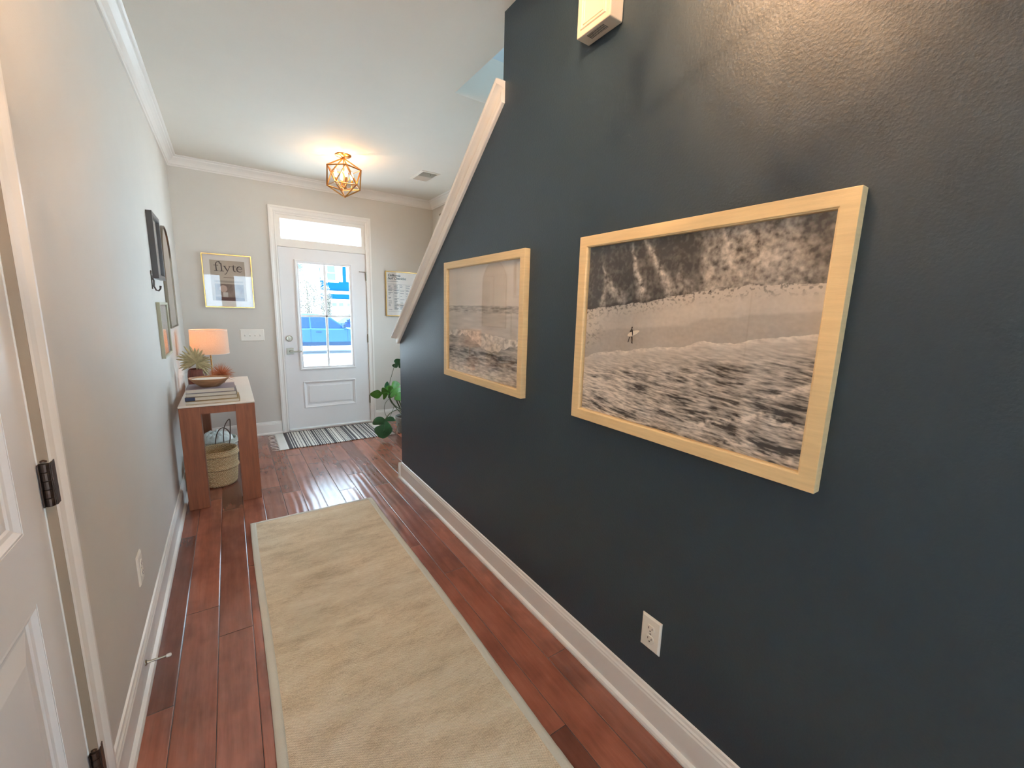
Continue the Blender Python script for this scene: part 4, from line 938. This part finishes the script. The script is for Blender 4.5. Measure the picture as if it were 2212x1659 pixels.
# table lamp
LX, LY = 0.221, -0.80
lp = thing('table_lamp', 'lit table lamp with white drum shade glowing orange on the console table', 'lamp', (LX, LY, TZ))
mb = MB(); r0, r1, s0, s1 = 0.1385, 0.1345, 1.005, 1.207
for rr0, rr1 in ((r0, r1),):
    nseg = 64; vs = []
    for rad, zz_ in ((rr0, s0), (rr1, s1), (rr1 - 0.0015, s1), (rr0 - 0.0015, s0)):
        vs += [(LX + rad * math.cos(2 * PI * k / nseg), LY + rad * math.sin(2 * PI * k / nseg), zz_) for k in range(nseg)]
    mb.add(vs, [(i * nseg + k, i * nseg + (k + 1) % nseg, ((i + 1) % 4) * nseg + (k + 1) % nseg, ((i + 1) % 4) * nseg + k) for i in range(4) for k in range(nseg)])
# thin single-sided shade lets light pass once
mbs = MB(); vs = []
for rad, zz_ in ((r0, s0), (r1, s1)): vs += [(LX + rad * math.cos(2 * PI * k / nseg), LY + rad * math.sin(2 * PI * k / nseg), zz_) for k in range(nseg)]
mbs.add(vs, [(k, (k + 1) % nseg, nseg + (k + 1) % nseg, nseg + k) for k in range(nseg)]); mbs.build('lamp_shade', M_shade, lp, smooth=True)
for rad, zz_ in ((r0, s0), (r1, s1)):
    mb = MB(); mb.tube([(LX + rad * math.cos(2 * PI * k / 48), LY + rad * math.sin(2 * PI * k / 48), zz_) for k in range(49)], 0.0018, 6, cap=False); mb.build('shade_ring', M_paper, lp)
mb = MB(); mb.lathe([(0, 0), (0.075, 0), (0.076, 0.006), (0.070, 0.014), (0.020, 0.020), (0.007, 0.026), (0.006, 0.045), (0.006, 0.33), (0.012, 0.335), (0.012, 0.345), (0, 0.346)], (LX, LY, TZ), 32); mb.build('base', M_brass, lp, smooth=True)
mb = MB(); mb.lathe([(0, 0.0), (0.012, 0.002), (0.022, 0.018), (0.028, 0.040), (0.024, 0.058), (0.012, 0.068), (0, 0.070)], (LX, LY, TZ + 0.345), 20); mb.build('bulb', emis('lamp_bulb', (1.0, 0.5, 0.2), 1.5), lp, smooth=True)
mb = MB()
for a in (0, PI): mb.tube([(LX, LY, TZ + 0.344), (LX + 0.134 * math.cos(a), LY + 0.134 * math.sin(a), s1 - 0.012)], 0.0015, 6)
mb.build('harp', M_brass, lp)
lpl = point('table_lamp_light', (LX - 0.02, LY, TZ + 0.385), 1.9, (1.0, 0.36, 0.10), 0.03)

# vase with a dried palm fan
vz = thing('ribbed_vase', 'dark reddish brown ribbed vase on the console table behind the bowl', 'vase', (0.135, -1.17, TZ))
mb = MB(); nseg = 72; rings = []
for r, h in [(0.0, 0), (0.050, 0), (0.054, 0.01), (0.058, 0.06), (0.059, 0.12), (0.054, 0.165), (0.046, 0.178), (0.042, 0.176), (0.05, 0.16), (0.05, 0.02), (0.0, 0.018)]:
    rings.append([(0.135 + (r + 0.0025 * (abs(math.sin(9 * 2 * PI * k / nseg)) if r > 0.045 else 0)) * math.cos(2 * PI * k / nseg), -1.17 + (r + 0.0025 * (abs(math.sin(9 * 2 * PI * k / nseg)) if r > 0.045 else 0)) * math.sin(2 * PI * k / nseg), TZ + h) for k in range(nseg)])
mb.add([p for r_ in rings for p in r_], [(i * nseg + k, i * nseg + (k + 1) % nseg, (i + 1) * nseg + (k + 1) % nseg, (i + 1) * nseg + k) for i in range(len(rings) - 1) for k in range(nseg)])
mb.build('vase_body', M_vase, vz, smooth=True)
pl_ = thing('dried_palm_fan', 'pale dried palm leaf fan standing in the brown vase', 'dried leaf', (0.135, -1.17, TZ + 0.02))
mb = MB(); hub = Vector((0.140, -1.195, 0.972))
NB = 25
for k in range(NB):
    ang = math.radians(-62 + 262 * k / (NB - 1)) ; wob = 0.006 * math.sin(k * 2.3)
    Lk = 0.100 + 0.012 * math.sin(k * 1.7) + 0.062 * math.exp(-((math.degrees(ang) - 112) / 48) ** 2)
    dv = Vector((math.cos(ang), -0.18 + 0.12 * math.sin(k), math.sin(ang))).normalized()
    sd = Vector((-math.sin(ang), 0, math.cos(ang))); nrm = dv.cross(sd).normalized()
    pts_ = [(0.0, 0.001), (0.30, 0.0110), (0.52, 0.0150), (0.60, 0.0080), (0.76, 0.0078), (0.90, 0.0045), (1.0, 0.0006)]
    vs = []
    for t_, w_ in pts_:
        c_ = hub + dv * (Lk * t_) + Vector((0, 0, -0.02 * t_ * t_)) + nrm * wob * t_
        vs += [c_ + sd * w_ - nrm * 0.0035 * (w_ / 0.012), c_ + nrm * 0.002, c_ - sd * w_ - nrm * 0.0035 * (w_ / 0.012)]
    fs = []
    for i in range(len(pts_) - 1): fs += [(i * 3, i * 3 + 1, i * 3 + 4, i * 3 + 3), (i * 3 + 1, i * 3 + 2, i * 3 + 5, i * 3 + 4)]
    mb.add(vs, fs)
o = mb.build('fan_blades', M_palm, pl_, smooth=True); so = o.modifiers.new('solid', 'SOLIDIFY'); so.thickness = 0.0012
mb = MB(); mb.tube([(0.135, -1.17, TZ + 0.022), (0.137, -1.175, TZ + 0.13), tuple(hub)], [0.004, 0.004, 0.005], 10); mb.build('stalk', M_palm, pl_)
# spiky ball
ub = thing('spiky_ornament', 'rust coloured spiky dried ornament on the table right of the vase', 'ornament', (0.285, -1.00, TZ))
mb = MB(); uc = Vector((0.285, -1.00, TZ + 0.098)); rr_ = random.Random(5)
for k in range(150):
    zf = 1 - 1.45 * (k + 0.5) / 150; a = k * 2.39996; rxy = math.sqrt(1 - zf * zf); dv = Vector((rxy * math.cos(a), rxy * math.sin(a), zf))
    Lk = rr_.uniform(0.088, 0.108)
    if dv.z < -0.01: Lk = min(Lk, 0.096 / abs(dv.z))
    mb.tube([uc + dv * 0.012, uc + dv * Lk * 0.7, uc + dv * Lk], [0.0020, 0.0016, 0.0003], 5)
mb.build('spikes', M_urchin, ub)
mb = MB(); mb.lathe([(0, 0), (0.03, 0), (0.026, 0.03), (0.022, 0.08), (0.016, 0.112), (0, 0.12)], (0.285, -1.00, TZ), 20); mb.build('core', M_urchin, ub, smooth=True)

# ------------------------------------------------------------------ baskets under the table
def basket(cx_, cy_, rb, rt, h, label, mat, name='woven_basket', bands=(0.55,), hand=None, hmat=None):
    t = thing(name, label, 'basket', (cx_, cy_, 0))
    prof = [(0.0, 0.001), (rb * 0.9, 0.001), (rb, 0.012)]
    N_ = 26
    for k in range(1, N_ + 1):
        f_ = k / N_; r = rb + (rt - rb) * (1 - (1 - f_) ** 2) + 0.0022 * math.sin(k * PI)
        for b_ in bands: r += 0.012 * math.exp(-((f_ - b_) / 0.035) ** 2)
        r += 0.003 * (k % 2); prof.append((r, 0.012 + (h - 0.012) * f_))
    prof += [(prof[-1][0] + 0.004, h + 0.004), (prof[-1][0] - 0.004, h + 0.008), (rt - 0.012, h)]
    for k in range(5): prof.append((rb - 0.006 + (rt - rb) * (1 - k / 5), h * (1 - (k + 1) / 6)))
    prof.append((0.0, 0.02))
    MB().lathe(prof, (cx_, cy_, 0), 56).build('basket_body', mat, t, smooth=True)
    return t
b1 = basket(0.222, -1.30, 0.115, 0.132, 0.285, 'tan seagrass basket with a bulging band under the console table', M_basket, bands=(0.52, 0.9))
def handle(t, pts, r, mat):
    P_ = [Vector(p) for p in pts]; out = []
    for i in range(len(P_) - 1):
        p0, p1, p2, p3 = P_[max(i - 1, 0)], P_[i], P_[i + 1], P_[min(i + 2, len(P_) - 1)]
        for k in range(6):
            u_ = k / 6; out.append(0.5 * ((2 * p1) + (-p0 + p2) * u_ + (2 * p0 - 5 * p1 + 4 * p2 - p3) * u_ * u_ + (-p0 + 3 * p1 - 3 * p2 + p3) * u_ ** 3))
    out.append(P_[-1]); MB().tube(out, r, 8).build('handle', mat, t, smooth=True)
handle(b1, [(0.205, -1.172, 0.27), (0.215, -1.165, 0.345), (0.238, -1.17, 0.405), (0.270, -1.175, 0.425), (0.300, -1.18, 0.40), (0.312, -1.18, 0.355), (0.300, -1.19, 0.27)], 0.0038, M_rope)
b2 = basket(0.205, -0.93, 0.120, 0.150, 0.27, 'pale basket holding a white throw, behind the tan basket', M_basket2, bands=(0.9,))
handle(b2, [(0.262, -1.065, 0.25), (0.266, -1.075, 0.36), (0.285, -1.08, 0.43), (0.315, -1.08, 0.470), (0.318, -1.06, 0.42), (0.308, -1.02, 0.27)], 0.0038, M_rope)
tr = MB(); nx = 44
for j in range(nx + 1):
    for i in range(nx + 1):
        u_, v_ = i / nx * 2 - 1, j / nx * 2 - 1; r = math.sqrt(u_ * u_ + v_ * v_); k_ = 0.135
        sx = u_ * math.sqrt(max(0, 1 - v_ * v_ / 2)); sy = v_ * math.sqrt(max(0, 1 - u_ * u_ / 2)); rr2 = math.sqrt(sx * sx + sy * sy)
        fl = 0.028 * abs(noise.noise(Vector((sx * 2.2, sy * 3.4, 2)))) + 0.018 * noise.noise(Vector((sx * 5, sy * 5, 4)))
        tr.v.append((0.205 + sx * k_, -0.93 + sy * k_, 0.215 + 0.105 * math.sqrt(max(0, 1 - rr2 ** 3)) + fl * 1.3 * (1 - rr2 ** 4)))
tr.f = [(j * (nx + 1) + i, j * (nx + 1) + i + 1, (j + 1) * (nx + 1) + i + 1, (j + 1) * (nx + 1) + i) for j in range(nx) for i in range(nx)]
o = tr.build('throw_blanket', M_throw, None, smooth=True); tag(o, 'crumpled white throw stuffed in the pale basket', 'blanket')
so = o.modifiers.new('solid', 'SOLIDIFY'); so.thickness = 0.006; so.offset = -1

# ------------------------------------------------------------------ monstera plant
PCX, PCY = 2.035, -0.62
pp = thing('plant_pot', 'grey stone planter on the floor half hidden by the navy wall', 'pot', (PCX, PCY, 0))
MB().lathe([(0, 0), (0.105, 0), (0.112, 0.006), (0.135, 0.17), (0.138, 0.19), (0.128, 0.192), (0.122, 0.17), (0.0, 0.165)], (PCX, PCY, 0), 40).build('pot_body', M_pot, pp, smooth=True)
MB().lathe([(0, 0.186), (0.06, 0.184), (0.1235, 0.172), (0.12, 0.168), (0, 0.168)], (PCX, PCY, 0), 30).build('soil', M_soil, pp, smooth=True)
mo = thing('monstera_plant', 'green split leaf monstera growing from the grey planter beside the doormat', 'plant', (PCX, PCY, 0.17))
def leaf_outline(split):
    """heart outline, base notch at origin, tip at (0,1); right half then mirrored"""
    right = [(0.0, 0.0), (0.06, -0.10), (0.18, -0.17), (0.32, -0.15), (0.43, -0.04), (0.48, 0.12)]
    for (ya, yb, dpt) in split:
        right += [(0.49 * math.sqrt(max(0.02, 1 - ((ya - 0.15) / 0.9) ** 2)), ya), (dpt, ya - 0.05), (dpt, ya - 0.02), (0.49 * math.sqrt(max(0.02, 1 - ((yb - 0.15) / 0.9) ** 2)), yb)]
    right += [(0.28, 0.80), (0.12, 0.94)]
    return right
def monstera_leaf(base_, tip_dir, right_dir, size, mat, name='leaf', splitR=((0.30, 0.36, 0.16), (0.55, 0.62, 0.12)), splitL=((0.30, 0.36, 0.16), (0.55, 0.62, 0.12)), droop=0.15, wd=1.0, cup=0.10):
    td, rd = Vector(tip_dir).normalized(), Vector(right_dir).normalized(); rd = (rd - td * rd.dot(td)).normalized(); nn = rd.cross(td)
    mb = MB(); base_ = Vector(base_)
    def P3(x, y): return base_ + (rd * (x * wd) + td * y + nn * (cup * abs(x) - droop * y * y + 0.03 * math.sin(9 * y + 5 * x))) * size
    for sgn, spl in ((1, splitR), (-1, splitL)):
        out = leaf_outline(spl) + [(0.0, 1.0)]
        mid = [(0.0, max(0.0, min(1.0, y * 0.9))) for _, y in out]
        vs = [P3(sgn * x, y) for x, y in out] + [P3(0, m_[1]) for m_ in mid] + [P3(sgn * (x + m_[0]) / 2, (y + m_[1]) / 2) for (x, y), m_ in zip(out, mid)]
        n_ = len(out); fs = []
        for i in range(n_ - 1):
            fs += [(i, i + 1, 2 * n_ + i + 1, 2 * n_ + i), (2 * n_ + i, 2 * n_ + i + 1, n_ + i + 1, n_ + i)]
        mb.add(vs, fs)
    o = mb.build(name, mat, mo, smooth=True); sb = o.modifiers.new('subsurf', 'SUBSURF'); sb.levels = 2; sb.render_levels = 2; so = o.modifiers.new('solid', 'SOLIDIFY'); so.thickness = 0.0012
    return o
def spline(pts, n_=6):
    P_ = [Vector(p) for p in pts]; out = []
    for i in range(len(P_) - 1):
        p0, p1, p2, p3 = P_[max(i - 1, 0)], P_[i], P_[i + 1], P_[min(i + 2, len(P_) - 1)]
        for k in range(n_):
            u_ = k / n_; out.append(0.5 * ((2 * p1) + (-p0 + p2) * u_ + (2 * p0 - 5 * p1 + 4 * p2 - p3) * u_ * u_ + (-p0 + 3 * p1 - 3 * p2 + p3) * u_ ** 3))
    return out + [P_[-1]]
def stem(pts, r=0.0045): MB().tube(spline(pts), r, 8).build('stem', M_stem, mo, smooth=True)
# big low dark leaf
monstera_leaf((1.705, -0.84, 0.235), (-0.12, -0.10, -1), (1, 0.12, -0.05), 0.215, M_leafD, splitR=((0.10, 0.50, 0.10),), splitL=((0.30, 0.40, 0.12),), wd=1.30, droop=-0.05)
stem([(2.0, -0.64, 0.18), (1.90, -0.74, 0.30), (1.78, -0.82, 0.30), (1.706, -0.84, 0.235)])
# mid leaf with fingers, to the left
monstera_leaf((1.838, -0.62, 0.50), (-1, -0.1, -0.20), (0.15, -0.45, 0.9), 0.22, M_leafL, splitR=((0.12, 0.34, 0.08), (0.48, 0.62, 0.06)), splitL=((0.10, 0.28, 0.08), (0.42, 0.60, 0.06)), wd=0.9, droop=0.25)
stem([(2.0, -0.62, 0.18), (1.90, -0.64, 0.30), (1.835, -0.62, 0.40), (1.838, -0.62, 0.50)])
# bright leaf by the wall edge
monstera_leaf((1.865, -0.60, 0.555), (0.55, -0.15, -0.85), (0.85, 0.25, 0.5), 0.21, M_leafL, wd=1.0, droop=0.12)
stem([(2.01, -0.60, 0.18), (1.93, -0.60, 0.36), (1.90, -0.6, 0.48), (1.865, -0.60, 0.555)])
monstera_leaf((1.80, -0.60, 0.505), (0.15, -0.1, 1), (1, 0.1, -0.2), 0.11, M_leafD, wd=0.7, droop=0.1, splitR=((0.3, 0.36, 0.2),), splitL=((0.3, 0.36, 0.2),))
# topmost leaf on a long stem
monstera_leaf((1.915, -0.60, 0.815), (1, 0.05, -0.22), (0.2, -0.5, 0.85), 0.17, M_leafD, wd=0.8, droop=0.05)
stem([(2.0, -0.58, 0.18), (1.93, -0.60, 0.34), (1.845, -0.60, 0.555), (1.875, -0.60, 0.70), (1.912, -0.60, 0.812)], 0.003)
# further leaves behind the wall edge
monstera_leaf((2.12, -0.55, 0.62), (0.5, -0.3, 0.6), (0.8, 0.2, -0.5), 0.22, M_leafD)
stem([(2.05, -0.60, 0.18), (2.08, -0.58, 0.42), (2.12, -0.55, 0.62)])
monstera_leaf((2.20, -0.70, 0.42), (0.8, -0.5, -0.3), (0.4, 0.8, 0), 0.21, M_leafL)
stem([(2.06, -0.64, 0.18), (2.13, -0.68, 0.36), (2.20, -0.70, 0.42)])
# looping aerial roots
stem([(1.93, -0.60, 0.42), (1.86, -0.62, 0.435), (1.775, -0.64, 0.37), (1.76, -0.66, 0.27), (1.80, -0.66, 0.205), (1.85, -0.64, 0.26), (1.88, -0.62, 0.32)], 0.0026)
stem([(1.84, -0.60, 0.50), (1.842, -0.60, 0.42), (1.89, -0.61, 0.33), (1.96, -0.62, 0.28), (2.03, -0.62, 0.29)], 0.006)
stem([(1.93, -0.58, 0.44), (1.955, -0.6, 0.36), (1.98, -0.62, 0.27), (2.0, -0.63, 0.19)], 0.0085)
stem([(1.98, -0.63, 0.20), (1.93, -0.66, 0.14), (1.88, -0.70, 0.08), (1.86, -0.72, 0.02)], 0.003)

# ------------------------------------------------------------------ outside
GZ = -0.60
gr = MB(); gr.box((-40, 0.16, GZ - 0.3), (60, 90, GZ)); structure(gr.build('ground', M_concrete), 'sunlit pale driveway and street outside', 'ground')
gb = MB(); gb.box((-40, -60, GZ - 0.3), (60, 0.15, GZ - 0.14)); structure(gb.build('ground_behind', M_concrete), 'pale ground around the house', 'ground')
pr_ = MB(); pr_.box((-1.5, 0.16, GZ), (4.2, 1.9, -0.02)); structure(pr_.build('porch_slab', M_concrete), 'concrete front porch slab outside the door', 'porch')
lw = MB(); lw.box((-6, 11.35, GZ), (9, 12.1, GZ + 0.012)); structure(lw.build('road_shadow_strip', M_road_shadow), 'dark strip painted as shadow along the street', 'painted shadow')  # dark colour paints the shadow lying across the road

def build_car(ox, oy, label, paint, flip=False):
    """side profile runs along x, nose toward +x; near side at y=oy"""
    c = thing('parked_car', label, 'car', (ox, oy + 0.95, GZ))
    sill, belt = 0.36, 1.10
    mb = MB()
    xs_ = [-3.0, -2.96, -2.9, 2.0, 2.15, 2.2]
    # lower body with wheel arches, cross-section narrowing toward sill
    def side(x, z): return (ox + x, z + GZ)
    top = [(-3.0, 0.55), (-3.0, 1.08), (-0.6, 1.10), (0.75, 1.08), (1.75, 1.02), (2.05, 0.86), (2.12, 0.50), (2.10, sill)]
    arch_f = [(1.35 + 0.42 * math.cos(a), 0.36 + 0.42 * math.sin(a)) for a in [PI * k / 12 for k in range(13)]]
    arch_r = [(-2.05 + 0.42 * math.cos(a), 0.36 + 0.42 * math.sin(a)) for a in [PI * k / 12 for k in range(13)]]
    outline = top + arch_f + arch_r + [(-2.98, sill)]
    mb.prism([side(*p) for p in outline], 'y', oy, oy + 1.9); mb.build('body', paint, c, bevel=0.05, seg=4)
    mb = MB(); cab = [(-2.6, 1.06), (-2.35, 1.62), (-1.7, 1.70), (-0.35, 1.68), (0.05, 1.60), (0.78, 1.06)]
    a = [(ox + x, oy + 0.04 + (z - 1.06) * 0.25, z + GZ) for x, z in cab]; b = [(ox + x, oy + 1.86 - (z - 1.06) * 0.25, z + GZ) for x, z in cab]; n_ = len(cab)
    mb.add(a + b, [tuple(range(n_)), tuple(range(n_, 2 * n_))[::-1]] + [(i, (i + 1) % n_, n_ + (i + 1) % n_, n_ + i) for i in range(n_)]); mb.build('cabin', paint, c, bevel=0.03, seg=3)
    def win(pts, nm='side_window'):
        mb = MB(); q_ = [(ox + x, oy + 0.040 + (z - 1.06) * 0.25 - 0.012, z + GZ) for x, z in pts]; q2 = [(x, y + 0.03, z) for x, y, z in q_]; k_ = len(pts)
        mb.add(q_ + q2, [tuple(range(k_)), tuple(range(k_, 2 * k_))[::-1]] + [(i, (i + 1) % k_, k_ + (i + 1) % k_, k_ + i) for i in range(k_)]); mb.build(nm, M_carwin, c)
    win([(-0.72, 1.12), (-0.72, 1.60), (-0.30, 1.59), (0.02, 1.54), (0.60, 1.12)]); win([(-1.70, 1.12), (-1.66, 1.61), (-0.80, 1.60), (-0.80, 1.12)]); win([(-2.42, 1.12), (-2.24, 1.58), (-1.76, 1.60), (-1.78, 1.12)])
    for x in (1.35, -2.05):
        mb = MB(); mb.lathe([(0.20, 0), (0.35, 0.0), (0.37, 0.03), (0.37, 0.19), (0.35, 0.22), (0.20, 0.22)], (0, 0, 0), 36); mb.v = [(ox + x + p, oy + 0.02 + r, q + GZ + 0.37) for p, q, r in mb.v]; w_ = mb.build('wheel', M_rubber, c, smooth=True)
        mb = MB(); mb.lathe([(0, 0.01), (0.05, 0.0), (0.20, 0.02), (0.215, 0.0), (0.22, 0.03), (0.21, 0.05), (0, 0.05)], (0, 0, 0), 24); mb.v = [(ox + x + p, oy + 0.015 + r, q + GZ + 0.37) for p, q, r in mb.v]; mb.build('rim', M_rim, w_, smooth=True)
    for hx in (-0.55, -1.55): MB().box((ox + hx, oy - 0.03, GZ + 0.93), (ox + hx + 0.22, oy + 0.01, GZ + 0.965)).build('door_handle', M_cardk, c, bevel=0.01)
    mb = MB(); mb.box((ox + 0.50, oy - 0.20, GZ + 1.12), (ox + 0.62, oy + 0.02, GZ + 1.30)); mb.build('wing_mirror', M_cardk, c, bevel=0.03)
    mb = MB(); mb.box((ox - 1.6, oy - 0.012, GZ + 0.36), (ox + 0.9, oy + 0.01, GZ + 0.52)); mb.build('sill_trim', M_cardk, c)
    for dx in (-0.76, 0.72, -1.74): MB().box((ox + dx, oy - 0.002, GZ + 0.52), (ox + dx + 0.012, oy + 0.004, GZ + 1.08)).build('door_seam', M_cardk, c)
    return c
build_car(3.95, 14.0, 'pale blue car parked on the street just beyond the front door glass', M_carp)
car2 = build_car(6.75, 20.8, 'dark blue vehicle parked farther off behind the pale blue car', M_car2)
car2.scale.x = -1

# blue house across the street
hs = thing('blue_house', 'bright blue house with white trim across the street', 'house', (8.5, 34, GZ))
hx0, hy = 6.30, 30.0
MB().box((hx0, hy, GZ), (14.0, hy + 8, 5.9)).build('siding', M_blue, hs)
tr_ = MB()
def tbx(x0, x1, z0, z1, d_=0.06): tr_.box((x0, hy - d_, z0), (x1, hy, z1))
tbx(hx0 - 0.05, hx0 + 0.07, GZ, 5.9); tbx(6.42, 6.70, 3.38, 5.9); tbx(6.80, 7.72, 3.27, 5.9); tbx(7.72, 8.02, 3.34, 5.9); tbx(8.30, 9.5, 3.37, 5.9)
tbx(hx0, 14.0, 2.40, 2.63, 0.10); tbx(6.66, 14.0, GZ, 2.0, 0.08); tr_.build('white_trim', M_hwhite, hs)
for (x0, x1, z0, z1) in ((6.90, 7.50, 3.43, 3.95), (6.93, 7.47, 4.0, 4.5), (8.55, 9.2, 3.5, 4.6)):
    MB().box((x0, hy - 0.09, z0), (x1, hy - 0.055, z1)).build('window', simple('far_window', '3c525c', 0.3), hs)
for x0 in (7.16, 7.66, 8.28, 8.8):
    MB().box((x0, hy - 0.11, 1.46), (x0 + 0.34, hy - 0.075, 1.72)).build('garage_window', simple('far_window', '3c525c', 0.3), hs)
mb = MB(); mb.prism([(hx0 - 0.5, 5.9), (14.5, 5.9), (14.5, 6.0), (hx0 - 0.5, 6.0)], 'y', hy - 0.5, hy + 8.4); mb.build('roof', M_shingle, hs)
h2 = thing('white_house', 'pale white house at left beyond the tree', 'house', (2.0, 36, GZ))
MB().box((-4.0, 29.0, GZ), (6.18, 38, 5.6)).build('siding', M_hwhite, h2)
for x0 in (3.2, 4.62): MB().box((x0, 28.95, 3.85), (x0 + 0.5, 29.0, 4.6)).build('window', simple('far_window', '3c525c', 0.3), h2)
mb = MB(); mb.prism([(-4.5, 5.6), (6.1, 5.6), (0.8, 8.4)], 'y', 28.6, 38.4); mb.build('roof', M_shingle, h2)
def tree(x, y, h, r, label, seed, name='leafy_tree'):
    t = thing(name, label, 'tree', (x, y, GZ)); rr = random.Random(seed)
    mb = MB(); mb.tube([(x, y, GZ), (x + .05, y, GZ + h * .4), (x, y, GZ + h * .8)], [0.11, 0.08, 0.03], 8); mb.build('trunk', M_bark, t)
    mb = MB()
    for k in range(7000):
        a = rr.uniform(0, 2 * PI); cz_ = rr.uniform(-1, 1); q_ = math.sqrt(1 - cz_ * cz_); R0 = r * rr.uniform(0.3, 1.0) * (1 + 0.25 * NZ(a * 2, cz_ * 3, seed))
        p = Vector((x + R0 * q_ * math.cos(a), y + R0 * q_ * math.sin(a), GZ + h * 0.58 + R0 * cz_ * (h * 0.42 / r)))
        d1 = Vector((rr.uniform(-1, 1), rr.uniform(-1, 1), rr.uniform(-1, 1))).normalized(); d2 = d1.orthogonal().normalized(); s_ = rr.uniform(0.022, 0.048)
        mb.add([p - d1 * s_, p + d2 * s_ * 0.5, p + d1 * s_, p - d2 * s_ * 0.5], [(0, 1, 2, 3)])
    mb.build('foliage', M_foliage, t); return t
tree(3.62, 17.6, 4.3, 1.0, 'pale leafy tree left of the blue house', 3)
tree(6.15, 26.5, 3.4, 0.40, 'slim shrub in front of the corner of the blue house', 9, 'slender_shrub')

for o in bpy.data.objects:
    if '_o' in o: del o['_o']
